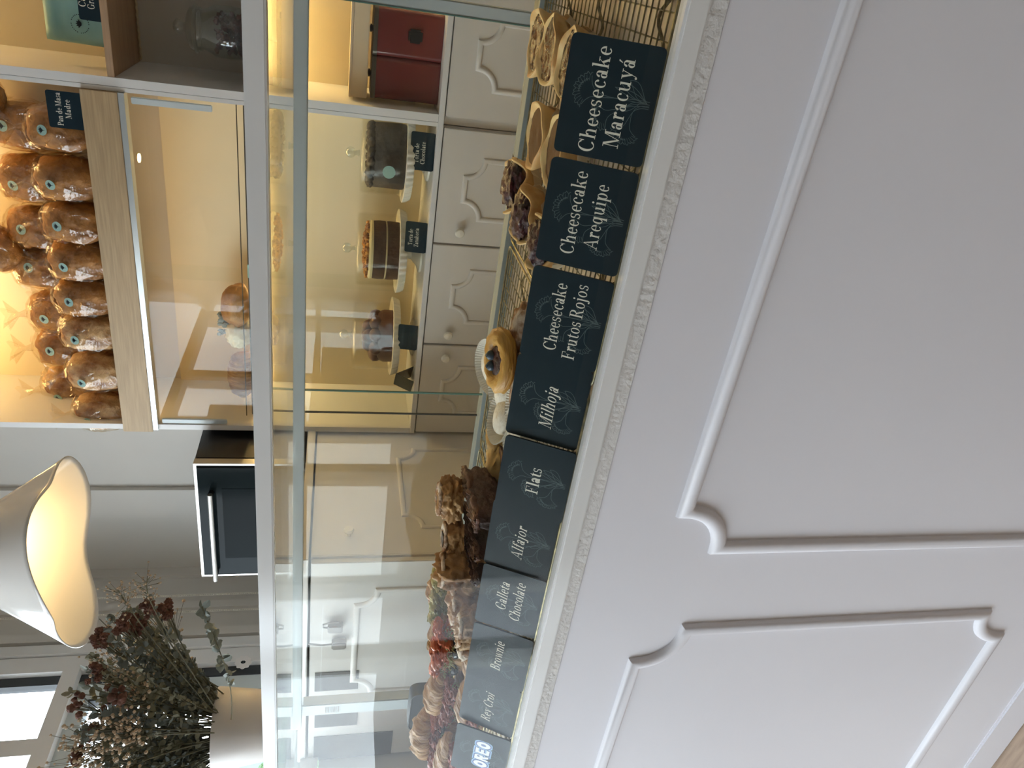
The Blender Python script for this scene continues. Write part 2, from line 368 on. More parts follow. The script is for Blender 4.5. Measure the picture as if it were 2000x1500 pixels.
# blind chains
for i, (yy, nm) in enumerate(((2.435, 'pale beaded blind chain hanging nearer the wall corner'), (2.345, 'pale beaded blind chain hanging nearer the bright window'))):
    c = MB()
    for s_ in range(-1, 2, 2):
        c.tube([(XL+.035, yy+s_*.004, 1.3), (XL+.035, yy+s_*.004, 2.98)], .0012, 5)
    for k in range(190): c.blob((XL+.035, yy, 1.3+k*.0088), .0032, sub=1, amp=0)
    tag(c.build('blind_chain', 'plate', smooth=True), nm, 'blind chain', 'blind chains on the left wall')

# outside
tag(MB().box(-24, 14, -16, 16, -.5, -.35).build('street', 'street', smooth=False), 'grey asphalt street outside the windows', 'street', kind='structure')
bl = thing('building', 'white street building with dark windows seen past the flower pot', 'building', (-14, 2, -.35))
MB().box(-2, 0, -9, 9, 0, 3.6).build('facade', 'brick', bl, smooth=False)
for i in range(8):
    for j in range(2): MB().box(0, .04, -8+i*2.1, -7.1+i*2.1, .8+j*1.5, 1.8+j*1.5).build('window', 'shutter', bl, smooth=False)
hd = MB()
for i in range(9): hd.blob((-7.6+random.uniform(-.2, .2), 4.6+i*.33, 1.1+random.uniform(-.1, .15)), (.5, .4, .95), sub=3, amp=.35, fr=3, seed=i)
tag(hd.build('hedge', 'hedge'), 'green hedge outside beyond the window frame', 'hedge', kind='stuff')

# ------------------------------------------------------------------ counter with its panelled front
D = .78
CX0, CX1 = -1.98, 1.3
ct = thing('bakery_counter', 'white panelled shop counter carrying the glass case', 'counter', (-.3, D, 0))
og = (-.3, D, 0)
MB().box(CX0, CX1, D+.001, 1.46, .07, 1.081).build('body', 'paint', ct, False, og)
MB().box(CX0, CX1, D-.004, D+.03, 0, .076, .003).build('plinth', 'paint', ct, False, og)
MB().box(CX0, CX1, D-.0015, D+.03, 1.0825, 1.101).build('sealant_strip', 'seal', ct, False, og)
fc = lambda a, b, h: Vector((a, D+.001-h, b))
molding(notched(-.727, .62, .235, .9485, .072, .05), .0125, fc).build('panel_molding', 'paint', ct, True, og, 50)
molding(notched(-1.80, -.905, .225, .9515, .074, .062), .0125, fc).build('panel_molding', 'paint', ct, True, og, 50)
molding(notched(.80, 1.26, .235, .9485, .072, .05), .0125, fc).build('panel_molding', 'paint', ct, True, og, 50)

# ------------------------------------------------------------------ display case
GX0, GX1, YR, ZT = -1.94, 1.25, 1.41, 1.533
dc = thing('display_case', 'long glass pastry case with white top bar on the counter', 'display case', (-.3, D, 1.1))
og = (-.3, D, 1.101)
dc.location.z = 1.101
MB().box(GX0, GX1, D-.006, D+.016, 1.1015, 1.127, .003).build('bottom_rail', 'gloss', dc, True, og)
MB().box(GX0, GX1, D-.004, D+.020, 1.5215, 1.5425, .002).build('top_bar', 'gloss', dc, True, og)
MB().box(GX0, GX1, D+.004, D+.009, 1.127, 1.5215).build('front_glass', 'glass', dc, False, og)
MB().add([(x, y, z+h-.003) for h in (0, .006) for x, y, z in ((GX0, D+.021, ZT+.003), (GX1, D+.021, ZT+.003), (GX1, YR-.026, ZT-.010), (GX0, YR-.026, ZT-.010))], [(0, 3, 2, 1), (4, 5, 6, 7), (0, 1, 5, 4), (1, 2, 6, 5), (2, 3, 7, 6), (3, 0, 4, 7)]).build('top_glass', 'topglass', dc, False, og)
MB().box(GX0, GX1, D+.017, YR+.03, 1.1015, 1.106).build('deck', 'tile', dc, False, og)
rr = MB().box(GX0, GX1, YR-.02, YR-.003, 1.5085, ZT-.0005, .001).box(GX0, GX1, YR, YR+.018, 1.5085, ZT-.0005, .001)
rr.build('rear_rail', 'aluw', dc, True, og)
MB().box(GX0, GX1, YR-.003, YR, 1.512, ZT-.002).build('rail_groove', 'darkgap', dc, False, og)
MB().box(GX0, GX1, YR-.022, YR+.02, 1.1065, 1.130, .001).build('rear_track', 'track', dc, True, og)
for xx in (GX0+.003, GX1-.006): MB().box(xx, xx+.003, D+.02, YR-.03, 1.127, ZT-.001).build('end_glass', 'glass', dc, False, og)
def door(x0, x1, y, ends, label=None):
    g = MB().box(x0, x1, y, y+.004, 1.1305, 1.508).build('sliding_door', 'glass', dc, False, og)
    for xe in ends: MB().box(xe-.0012, xe+.0012, y-.0006, y+.0046, 1.1305, 1.508).build('glass_edge', 'edge', g, False, og)
    return g
xa = P(800, 766.5, YR-.012).x; xb = P(800, 808, YR+.009).x; xs = P(940, 22, YR).x; xt = P(690, 1373, YR).x
d1 = door(xt, xa, YR-.014, (xa,))
d2 = door(xb, xs, YR+.007, ())
MB().box(xb-.001, xb+.001, YR+.0064, YR+.0116, 1.1305, 1.508).build('glass_edge', 'darkgap', d2, False, og)
st = MB().box(xs-.0105, xs+.0105, YR-.019, YR+.018, 1.1305, 1.508, .002).build('rear_stile', 'aluw', dc, True, og)
MB().box(xs-.0125, xs-.0107, YR-.019, YR+.018, 1.1305, 1.50).build('seal', 'edge', st, False, og)
st2 = MB().box(xt-.022, xt+.022, YR-.016, YR+.016, 1.1305, 1.508, .002).build('rear_stile', 'aluw', dc, True, og)
bc = MB()
random.seed(3); z = P(650, 1368, YR).z-.02
for k in range(14):
    q = random.choice((.0008, .0012, .002)); bc.box(xt-.012, xt+.012, YR-.0168, YR-.0163, z, z+q); z += q+random.choice((.0009, .0014, .002))
bc.build('barcode_label', 'plastic', st2, False, og)
d3 = door(xs+.012, 1.2, YR-.014, ())

# ------------------------------------------------------------------ wire racks in the case
RZ = 1.1235                                   # top of the wires is RZ + .0012
def wire_rack(x0, x1, label, y0=.805, y1=1.375, z=RZ, dz=.0165, mt='wire', grp='wire racks in the case', sx=.0285, sy=.0185, name='wire_rack', feet=True):
    t = thing(name, label, 'wire rack', ((x0+x1)/2, (y0+y1)/2, z-dz), grp); og = t.location.copy()
    m = MB().tube([(x, y, z) for x, y in rrect(x0, x1, y0, y1, .014, 4)], .0021, 7, closed=True); m.build('frame', mt, t, True, og)
    g = MB(); y = y0+sy
    while y < y1-.004: g.tube([(x0, y, z), (x1, y, z)], .00105, 5); y += sy
    x = x0+sx*.6
    while x < x1-.003: g.tube([(x, y0, z-.0019), (x, y1, z-.0019)], .00105, 5); x += sx
    g.build('wire_grid', mt, t, True, og)
    if feet:
        for yy in (y0+.055, y1-.12, (y0+y1)/2):
            q = [V(x0+(x1-x0)*i/60, yy+.012*sin(i*.8), z-.0052-(dz-.0075)*(.5-.5*cos(i*.8))) for i in range(61)]
            MB().tube(q, .0022, 6).build('zigzag_foot', mt, t, True, og)
    return t
wire_rack(.012, .50, 'brass wire cooling rack with nothing on it at the right end')
wire_rack(-.468, -.0, 'brass wire cooling rack under the fruit cheesecake tarts')
wire_rack(-.952, -.480, 'brass wire cooling rack under the powdered pastries and brownies')
wire_rack(-1.436, -.964, 'brass wire cooling rack under the filled croissants')
wire_rack(-1.92, -1.448, 'brass wire cooling rack beyond the last croissants at far left')

# ------------------------------------------------------------------ lettering: a small high-contrast serif alphabet
T_, t_ = 9.2, 3.0
def R_(x0, y0, x1, y1): return [[(x0, y0), (x1, y0), (x1, y1), (x0, y1)]]
def Q_(x0, y0, x1, y1, w): return [[(x0, y0), (x0+w, y0), (x1+w, y1), (x1, y1)]]       # slanted stroke
def O_(cx, cy, rx, ry, a0=0, a1=360, T=None, t=None, n=22):
    T = T or T_; t = t or t_; out = []
    for i in range(n):
        A = radians(a0+(a1-a0)*i/n); B = radians(a0+(a1-a0)*(i+1)/n)
        out.append([(cx+rx*cos(A), cy+ry*sin(A)), (cx+rx*cos(B), cy+ry*sin(B)), (cx+(rx-T)*cos(B), cy+(ry-t)*sin(B)), (cx+(rx-T)*cos(A), cy+(ry-t)*sin(A))])
    return out
def D_(x, y, r): return [[(x+r*cos(2*pi*i/12), y+r*sin(2*pi*i/12)) for i in range(12)]]
def st_(x, y0, y1, bot=1, top='f'):
    o = R_(x, y0, x+T_, y1)
    if bot: o += R_(x-5, y0, x+T_+5, y0+t_)
    if top == 'f': o += [[(x-6, y1-3.5), (x, y1-6), (x, y1), (x-1, y1)]]
    if top == 's': o += R_(x-5, y1-t_, x+T_+5, y1)
    return o
def glyph(c):
    if c == ' ': return 20, []
    if c == 'a': return 42, O_(16, 13, 13, 14, 0, 360)+R_(25, 3, 25+T_, 33)+O_(19.5, 33, 14.7, 14, 0, 165)+D_(9, 35, 4.6)+R_(25, 0, 40, t_)+Q_(25, 0, 25, 4, T_)
    if c == 'é': return 41, glyph('e')[1]+[[(18, 52), (22, 52), (33, 68), (25, 68)]]
    if c == 'á': return 42, glyph('a')[1]+[[(18, 52), (22, 52), (33, 68), (25, 68)]]
    if c == 'b': return 48, st_(7, 0, 73, 0)+O_(27, 23, 18, 24)
    if c == 'c': return 40, O_(22, 23, 19, 24, 38, 318)+D_(33, 35, 5)
    if c == 'd': return 50, O_(22, 23, 18, 24)+R_(32, 0, 32+T_, 73)+R_(41, 0, 47, t_)+[[(25, 69.5), (32, 67), (32, 73), (31, 73)]]
    if c == 'e': return 41, O_(21.5, 23, 18.5, 24, 0, 318)+R_(5, 23, 39.5, 26)
    if c == 'f': return 30, st_(8, 0, 58)+O_(22, 57, 14, 16, 40, 180)+D_(31, 65, 4.6)+R_(1, 43, 29, 46)
    if c == 'h': return 52, st_(6, 0, 73)+O_(27.5, 29, 15.5, 18, 0, 165)+st_(33.8, 0, 30, 1, '')
    if c == 'i': return 24, st_(7, 0, 46)+D_(11.5, 62, 5.6)
    if c == 'j': return 24, R_(8, -12, 8+T_, 46)+[[(2, 42.5), (8, 40), (8, 46), (7, 46)]]+O_(3, -11, 14.2, 11, 270, 360)+D_(0, -17, 4.6)+D_(12.5, 62, 5.6)
    if c == 'k': return 50, st_(6, 0, 73)+Q_(15, 19, 35, 44, t_)+[[(21, 27), (29, 31), (45, 0), (34, 0)]]+R_(30, 0, 50, t_)+R_(27, 43, 47, 46)
    if c == 'l': return 24, st_(7, 0, 73)
    if c == 'm': return 78, st_(6, 0, 46)+O_(27.5, 29, 15.5, 18, 0, 165)+st_(33.8, 0, 30, 1, '')+O_(54.5, 29, 15.5, 18, 0, 165)+st_(60.8, 0, 30, 1, '')
    if c == 'n': return 52, st_(6, 0, 46)+O_(27.5, 29, 15.5, 18, 0, 165)+st_(33.8, 0, 30, 1, '')
    if c == 'o': return 46, O_(23, 23, 20, 24)
    if c == 'p': return 50, st_(7, -21, 46)+O_(28, 23, 18, 24)
    if c == 'q': return 50, O_(22, 23, 18, 24)+R_(32, -21, 32+T_, 46)+R_(27, -21, 46, -21+t_)
    if c == 'r': return 36, st_(7, 0, 46)+O_(26, 30, 13, 17, 40, 165, t=4)+D_(30, 39, 5.2)
    if c == 's': return 36, O_(18, 34, 14, 13, 20, 250, T=7, t=3.2)+O_(18, 12.5, 15, 13.5, -160, 80, T=7, t=3.2)+[[(8, 30), (14, 24), (29, 15), (24, 22)]]+R_(28, 34, 30.5, 46)+R_(4, 0, 6.5, 12)
    if c == 't': return 31, R_(9, 8, 9+T_, 46)+[[(9, 46), (18, 46), (18, 60), (16, 60)]]+R_(2, 43, 29, 46)+O_(22, 11, 13, 12, 180, 320, t=3.4)
    if c == 'u': return 52, R_(7, 14, 7+T_, 46)+O_(22.5, 17, 15.5, 18, 180, 345)+R_(34, 0, 34+T_, 46)+[[(1, 42.5), (7, 40), (7, 46), (6, 46)]]+[[(28, 42.5), (34, 40), (34, 46), (33, 46)]]+R_(43, 0, 49, t_)
    if c == 'w': return 68, [[(4, 46), (14, 46), (26, 0), (22, 0)]]+Q_(23, 0, 34, 46, t_)+[[(30, 46), (40, 46), (52, 0), (48, 0)]]+Q_(49, 0, 62, 46, t_)+R_(0, 43, 19, 46)+R_(55, 43, 68, 46)
    if c == 'y': return 46, [[(5, 46), (16, 46), (28, 3), (22, 0)]]+Q_(15, -18, 37, 46, t_)+R_(0, 43, 20, 46)+R_(30, 43, 46, 46)+D_(11, -16, 5)
    if c == 'z': return 40, R_(4, 43, 36, 46)+R_(4, 0, 36, t_)+Q_(4, 0, 25, 46, 10)+R_(4, 36, 6.5, 46)+R_(33.5, 0, 36, 12)
    if c == 'A': return 68, Q_(9, 0, 31, 70, t_)+[[(31, 70), (36, 70), (61, 0), (50, 0)]]+R_(17, 22, 48, 25)+R_(0, 0, 20, t_)+R_(42, 0, 68, t_)
    if c == 'B': return 60, R_(9, 0, 19.5, 70)+R_(2, 0, 28, t_)+R_(2, 67, 28, 70)+O_(28, 53, 22, 17, -90, 90, T=10)+O_(28, 19.5, 26, 19.5, -90, 90, T=10)+R_(19, 36, 30, 39)
    if c == 'C': return 62, O_(33, 35, 29, 36.5, 42, 320, T=11, n=30)+R_(54, 48, 57, 70)+[[(50, 62), (55, 58), (55, 52), (52, 54)]]
    if c == 'F': return 56, R_(10, 0, 20.5, 70)+R_(2, 0, 30, t_)+R_(2, 67, 50, 70)+R_(47, 50, 50, 70)+R_(20, 35, 38, 38)+R_(35.5, 27, 38, 46)
    if c == 'G': return 68, O_(33, 35, 29, 36.5, 42, 335, T=11, n=30)+R_(54, 48, 57, 70)+R_(49, 3, 59, 29)+R_(42, 28, 66, 31)
    if c == 'M': return 84, Q_(10, 0, 11, 70, t_)+[[(9, 70), (21, 70), (43, 8), (39, 0)]]+Q_(39, 0, 62, 70, t_)+R_(63, 0, 73.5, 70)+R_(1, 0, 21, t_)+R_(55, 0, 82, t_)+R_(2, 67, 18, 70)+R_(66, 67, 82, 70)
    if c == 'P': return 56, R_(10, 0, 20.5, 70)+R_(2, 0, 30, t_)+R_(2, 67, 30, 70)+O_(29, 51, 23, 19, -90, 90, T=10.5)+R_(20, 32, 30, 35)
    if c == 'R': return 64, R_(10, 0, 20.5, 70)+R_(2, 0, 29, t_)+R_(2, 67, 30, 70)+O_(29, 52.5, 22, 17.5, -90, 90, T=10)+R_(20, 35, 30, 38)+[[(27, 37), (37, 36), (57, 0), (47, 0)]]+R_(46, 0, 65, t_)
    if c == 'T': return 62, R_(25, 0, 35.5, 70)+R_(16, 0, 45, t_)+R_(3, 67, 58, 70)+R_(3, 50, 6, 70)+R_(55, 50, 58, 70)
    if c == 'Z': return 56, R_(4, 67, 52, 70)+R_(4, 0, 52, t_)+Q_(4, 0, 40, 70, 11)+R_(5, 52, 8, 70)+R_(49, 0, 52, 18)
    return 30, R_(4, 0, 26, 46)
def letters(text,  width, cap, cx, base, italic=0., bold=0., hoff=0., fr=None, sq=None, mb=None):
    """polygons of a line of text, width wide, capitals cap tall, centred at cx on the baseline base"""
    global T_, t_
    x = 0; polys = []; keep = (T_, t_)
    if bold: T_, t_ = 12.6, 4.2
    for c in text:
        a, ps = glyph(c)
        for p in ps: polys.append([(q[0]+x, q[1]) for q in p])
        x += a + (4 if c != ' ' else 0)
    T_, t_ = keep
    s = cap/70; k = width/(x*s) if width else 1.
    m = mb or MB()
    for p in polys:
        pts = [fr(cx+((a+italic*b)*s-(x*s)/2)*k, base+b*s, hoff) for a, b in p]
        m.add(pts, [tuple(range(len(pts)))])
    return m
def ribbon(m, pts, wd, fr, h):
    for i in range(len(pts)-1):
        a, b = Vector(pts[i]), Vector(pts[i+1]); d = (b-a)
        if d.length < 1e-7: continue
        n = Vector((-d.y, d.x)).normalized()*wd/2
        m.add([fr(*(a-n), h), fr(*(b-n), h), fr(*(b+n), h), fr(*(a+n), h)], [(0, 1, 2, 3)])
def bez(a, b, c, d, n=12):
    return [((1-t)**3*a[0]+3*(1-t)**2*t*b[0]+3*(1-t)*t*t*c[0]+t**3*d[0], (1-t)**3*a[1]+3*(1-t)**2*t*b[1]+3*(1-t)*t*t*c[1]+t**3*d[1]) for t in [i/n for i in range(n+1)]]
def flower_lines(fr, h, s=1., ox=0., oy=0.):
    """three carnations with stems and leaves in thin lines, roughly 0..1 wide"""
    m = MB(); wd = .00062
    U = lambda pts: [(ox+a*s, oy+b*s) for a, b in pts]
    def carn(cx, cy, ang, r, bx, by):
        c, sn = cos(ang), sin(ang)
        F = lambda a, q: (cx+c*a-sn*q, cy+sn*a+c*q)
        edge = []
        for i in range(37):
            a = radians(-75+150*i/36); rr = r*(1+.07*sin(i*2.1)+.05*sin(i*5.3)); edge.append(F(rr*cos(a), rr*sin(a)*1.05))
        ribbon(m, U(edge), wd, fr, h)
        e2 = [F(r*.72*(1+.09*sin(i*2.6))*cos(radians(-60+80*i/20)), r*.72*(1+.09*sin(i*2.6))*sin(radians(-60+80*i/20))) for i in range(21)]
        ribbon(m, U(e2), wd, fr, h)
        for i in range(2, 36, 3):
            a = radians(-75+150*i/36); ribbon(m, U([F(r*.95*cos(a), r*.95*sin(a)), F(r*.62*cos(a*.9), r*.62*sin(a*.9))]), wd*.7, fr, h)
        for sg in (-1, 1): ribbon(m, U(bez(F(r*.25, sg*r*.85), F(r*.1, sg*r*.4), F(-r*.1, sg*r*.16), F(-r*.55, sg*r*.13), 8)), wd, fr, h)
        ribbon(m, U(bez(F(-r*.55, r*.13), F(-r*.9, 0), (bx+.03, by+.2), (bx+.015, by))), wd, fr, h)
        ribbon(m, U(bez(F(-r*.55, -r*.13), F(-r*.9, 0), (bx-.0, by+.2), (bx-.015, by))), wd, fr, h)
    carn(.56, .72, radians(78), .20, .55, .0)
    carn(.34, .50, radians(120), .17, .52, .0)
    carn(.22, .22, radians(170), .17, .50, .0)
    for (x1, y1, b1) in ((.72, .38, .1), (.76, .28, .14), (.42, .32, -.1), (.66, .44, .05)):
        ribbon(m, U(bez((.54, .03), (.56, .2), (x1-b1, y1-.1), (x1, y1))), wd, fr, h)
        ribbon(m, U(bez((.54, .03), (.62, .12), (x1+b1*.3, y1-.16), (x1, y1))), wd, fr, h)
    return m
CARD_W, CARD_H, CARD_T = .1245, .1025, .0028
def price_card(label, lines, x, y=.803, z=RZ+.0014, tilt=27., yaw=0., w_=CARD_W, h_=CARD_H, art=.8, italic=0., group='dark price cards along the front glass', logo=False, ink='ink', name='price_card', bold=0):
    t = thing(name, label, 'price card', (x, y, z), group)
    t.rotation_euler = (radians(-tilt), 0, radians(yaw))
    fr = lambda a, b, h: Vector((a, -h, b))
    MB().prism(rrect(-w_/2, w_/2, 0, h_, .006), 0, CARD_T, lambda a, b, h: Vector((a, h, b))).build('board', 'card', t, False)
    MB().prism([(0, 0), (.012, 0), (.009, .0025), (0, .006)], -w_/2+.002, w_/2-.002, lambda a, b, h: Vector((h, CARD_T+a, b))).build('support_foot', 'navy', t, False)
    if art: flower_lines(fr, .00015, .092*h_/CARD_H, -w_*.36, .006).build('flower_drawing', 'line', t, False)
    m = MB()
    for (txt, wd, cap, cx, base) in lines: letters(txt, wd, cap, cx, base, italic, bold, .0003, fr, mb=m)
    if m.v: m.build('lettering', ink, t, False)
    if logo:
        B = lambda x0, x1, z0, z1, r, h, mt, nm: MB().prism(rrect(x0, x1, z0, z1, r), 0, h, fr).build(nm, mt, t, False)
        def word(e, mt, h, nm):
            q = MB(); xx = -.034
            for ch in 'OREO':
                for p in BL[ch]:
                    pts = p; cxm = sum(a for a, b in pts)/len(pts); cym = sum(b for a, b in pts)/len(pts)
                    q.add([fr(xx+a*.0175+(e if a > .5 else -e)*.6, .035+b*.026+(e if b > .5 else -e), h) for a, b in pts], [tuple(range(len(pts)))])
                xx += .0178
            q.build(nm, mt, t, False)
        BL = {'O': [[(.5+.46*cos(2*pi*i/20), .5+.5*sin(2*pi*i/20)) for i in range(20)]],
              'R': [[(.1, 0), (.34, 0), (.34, 1), (.1, 1)], [(.3, .4), (.78, .4), (.86, .52), (.86, .88), (.76, 1), (.3, 1)], [(.42, .42), (.66, .42), (.92, 0), (.62, 0)]],
              'E': [[(.12, 0), (.38, 0), (.38, 1), (.12, 1)], [(.3, 0), (.88, 0), (.88, .22), (.3, .22)], [(.3, .39), (.8, .39), (.8, .61), (.3, .61)], [(.3, .78), (.88, .78), (.88, 1), (.3, 1)]]}
        word(.0042, 'lblue', .0003, 'logo_outline'); word(.0022, 'blue', .0005, 'logo_border'); word(0., 'wht', .0007, 'logo_letters')
        for xx in (-.034, -.034+.0178*3): MB().prism([(xx+.00875+.0027*cos(2*pi*i/16), .048+.0050*sin(2*pi*i/16)) for i in range(16)], 0, .0009, fr).build('logo_centre', 'blue', t, False)
        MB().prism([(-.034+.0178+.0095, .0516), (-.034+.0178+.0128, .0516), (-.034+.0178+.0128, .0560), (-.034+.0178+.0095, .0560)], 0, .0009, fr).build('logo_centre', 'blue', t, False)
    return t
pc = price_card
def bx(xl, xr): return (xl+xr)/2*.977
pc('dark card lettered Cheesecake Maracuyá, last of the row towards the empty rack', [('Cheesecake', .112, .0175, -.001, .0575), ('Maracuyá', .094, .0175, .0, .0305)], bx(-.184, -.058), yaw=0)
pc('dark card lettered Cheesecake Arequipe, in front of the caramel tart', [('Cheesecake', .101, .0168, .003, .0575), ('Arequipe', .079, .0168, .004, .0305)], bx(-.3225, -.188))
pc('dark card lettered Cheesecake Frutos Rojos, in front of the powdered puff', [('Cheesecake', .094, .0165, .001, .0565), ('Frutos Rojos', .105, .0165, .0, .0305)], bx(-.458, -.324))
pc('dark card lettered Milhoja in slanted letters, in front of white dusted biscuits', [('Milhoja', .066, .0180, -.006, .0405)], bx(-.583, -.4575), y=.8075, italic=.24, yaw=0)
pc('dark card lettered Flats with clear flower drawing', [('Flats', .046, .0180, .0, .043)], bx(-.712, -.5845), y=.801, bold=1)
pc('dark card lettered Alfajor in slanted letters, half behind the Flats card', [('Alfajor', .064, .0175, -.004, .045)], bx(-.832, -.709), y=.8075, italic=.24)
pc('dark card lettered Galleta Chocolate, in front of the sugared rolls', [('Galleta', .060, .0170, .008, .056), ('Chocolate', .082, .0170, .004, .031)], bx(-.960, -.833), y=.804, italic=.24)
pc('dark card lettered Brownie in slanted letters, left of the Galleta card', [('Brownie', .068, .0170, .004, .046)], bx(-1.092, -.964), italic=.24, y=.803)
pc('dark card lettered Rey Croi, leaning lower between Brownie and the blue logo card', [('Rey Croi', .074, .0170, -.006, .045)], bx(-1.222, -1.099), y=.8075, italic=.24, tilt=31)
pc('dark card with a white and blue logo reading OREO, at the row\'s far end', [], bx(-1.352, -1.228), y=.802, logo=True)
pc('dark card seen only by its corner beyond the empty rack', [], .062, y=.93, z=RZ+.0014, art=0)

# ------------------------------------------------------------------ pastries
def shell_ruffle(seed, h=.036, wv=1.):
    rnd = random.Random(seed); ph = [rnd.uniform(0, 6.28) for _ in range(4)]
    def fn(R, z, a, i):
        k = 1+.030*sin(2*a+ph[0])+.025*sin(3*a+ph[1])+.014*sin(7*a+ph[2])
        w = wv if z > h*.7 else wv*.4
        zz = z*(1+w*(.10*sin(2*a+ph[3])+.07*sin(5*a+ph[1]))) if z > h*.4 else z
        return R*k, zz
    return fn
def tart(label, loc, kind, seed, rz=0., s=1., tilt=(0, 0), group=None):
    t = thing('cheesecake_tart', label, 'tart', loc, group); t.rotation_euler = (radians(tilt[0]), radians(tilt[1]), rz); t.scale = (s, s, s)
    h = .040; fn = shell_ruffle(seed, h, 1.9 if kind == 'berry' else .55)
    prof = [(.0, 0), (.030, 0), (.036, .004), (.041, .018), (.0475, h*.86), (.049, h*.97), (.0478, h*1.05), (.0448, h*1.05), (.0425, h*.96), (.038, h*.84), (.0, h*.84)]
    MB().lathe(prof, k=56, fn=fn).build('pastry_shell', 'tart', t, True, angle=60)
    mt, zc = dict(passion=('glaze', .96), caramel=('caramel', .96), berry=('berry', .92))[kind]
    nm = dict(passion='passion_fruit_glaze', caramel='caramel_filling', berry='berry_topping')[kind]
    if kind == 'berry':
        MB().blob((.002, 0, h*.98), (.040, .036, .0185), 4, .30, 4.5, seed).build(nm, mt, t, True, angle=80)
    else:
        MB().lathe([(.0, h*zc), (.006, h*zc), (.012, h*zc), (.018, h*zc+.001), (.024, h*zc+.001), (.030, h*zc+.001), (.035, h*zc), (.039, h*zc), (.0440, h*zc-.001), (.042, h*.8)][::-1], k=48, fn=lambda R, z, a, i: (R*fn(1, 0, a, 0)[0], z+(.0030 if kind == 'passion' else .0010)*noise.noise(Vector((R*130*cos(a), R*300*sin(a), seed))))).build(nm, mt, t, True, angle=80)
    p = MB()
    n = 22
    for i in range(n):                       # baking paper showing in stiff folds round the foot
        a = 2*pi*i/n; b = 2*pi*(i+1)/n; k = 1.0+.06*((i*7) % 3); q = 1.0+.06*(((i+1)*7) % 3); zt = .016+.010*((i*5) % 4)/3; zu = .016+.010*(((i+1)*5) % 4)/3
        p.add([(.038*cos(a), .038*sin(a), .001), (.038*cos(b), .038*sin(b), .001), (.0465*q*cos(b), .0465*q*sin(b), zu), (.0465*k*cos(a), .0465*k*sin(a), zt)], [(0, 1, 2, 3)])
    pp = p.build('baking_paper', 'paper', t, False)
    so = pp.modifiers.new('thickness', 'SOLIDIFY'); so.thickness = .0004
    return t
RT = RZ+.0024
def on(x, y, ztop, zb=RT):                      # rack position whose top (height ztop) shows at pixel (x, y)
    p = PZ(x, y, ztop); return (p.x, p.y, zb)
tart('brown glazed passion fruit tart, rearmost of three behind the Maracuyá card', on(1050, 84, 1.162), 'passion', 1, .3, 1.0, (0, 0), 'passion fruit tarts')
tart('brown glazed passion fruit tart, middle of three behind the Maracuyá card', on(1075, 100, 1.162), 'passion', 2, 1.6, 1.0, (0, 0), 'passion fruit tarts')
tart('golden glazed passion fruit tart touching the top of the Maracuyá card', on(1112, 128, 1.162), 'passion', 3, 2.6, .98, (0, 0), 'passion fruit tarts')
tart('smooth caramel topped tart standing behind the Arequipe card\'s right end', on(1048, 268, 1.162), 'caramel', 4, .2, 1.0, (0, 0), 'caramel tarts')
tart('caramel topped tart half hidden where the Maracuyá and Arequipe cards meet', on(1085, 298, 1.162), 'caramel', 5, 1.2, 1.0, (0, 0), 'caramel tarts')
tart('dark berry tart with purple jam, rearmost behind the Arequipe card', on(992, 362, 1.175), 'berry', 6, .5, 1.0, (0, 0), 'berry tarts')
tart('dark berry tart in pale folded crust, middle of the berry tarts', on(1018, 420, 1.17), 'berry', 7, 2.2, 1.0, (0, 0), 'berry tarts')
tart('dark berry tart mostly hidden behind the Arequipe card', on(1048, 474, 1.166), 'berry', 8, 1.2, .9, (0, 0), 'berry tarts')

# powdered puffs and the blueberry danish lying on them
def puffy(label, name, loc, r, mt, seed, rz=0., amp=.18, fr=2.6, group=None, cat='pastry', part='pastry_body', sq=.15, flat=-.75, lift=.0, rot=None):
    t = thing(name, label, cat, loc, group); t.rotation_euler = rot if rot else (0, 0, rz)
    MB().blob((0, 0, r[2]*(-flat)+lift), r, 4, amp, fr, seed, flat=flat, sq=sq).build(part, mt, t, True, angle=80)
    return t
puffy('long brown puff dusted with white sugar, reaching behind the Frutos Rojos card', 'powdered_puff', on(999, 655, 1.170), (.055, .034, .026), 'dusted', 11, radians(10), .16, 4, 'powdered puffs')
puffy('white dusted puff lying under the blueberry danish', 'powdered_puff', on(1001, 765, 1.170), (.075, .036, .026), 'dusted', 12, radians(4), .16, 4, 'powdered puffs')
t = thing('blueberry_danish', 'golden oval danish filled with dark jam and topped by two blueberries', 'danish', PZ(985, 706, 1.178)[:])
q = PZ(985, 706, 1.178); t.location = (q.x, q.y+.004, 1.172); t.rotation_euler = (radians(13), 0, radians(6)); t.scale = (.97,)*3
ring = []
m = MB(); NN, KK = 64, 14
for i in range(NN):
    a = 2*pi*i/NN; cx, cy = .040*cos(a), .034*sin(a); d = Vector((cos(a), sin(a), 0)); r0 = .0155*(1+.10*sin(a*2+1))
    for j in range(KK):
        b = 2*pi*j/KK; rr = r0*(1+.13*sin(b*8+a*7)); ring.append(Vector((cx, cy, .0135))+d*rr*cos(b)+Vector((0, 0, rr*.92*sin(b))))
m.add(ring, [(i*KK+j, i*KK+(j+1) % KK, ((i+1) % NN)*KK+(j+1) % KK, ((i+1) % NN)*KK+j) for i in range(NN) for j in range(KK)])
m.build('pastry_ring', 'puff', t, True, angle=80)
MB().blob((0, 0, .0165), (.033, .027, .009), 4, .16, 5, 3).build('jam_filling', 'berry', t, True, angle=80)
for (a, b, c) in ((.006, .012, .026), (-.012, .008, .0255)):
    mm = MB().blob((a, b, c), .0088, 3, .03, 2, a*100); mm.lathe([(.0025, c+.0080), (.0034, c+.0092), (.0018, c+.0084)], (a, b, 0), 10, close=False)
    mm.build('blueberry', 'blueberry', t, True)
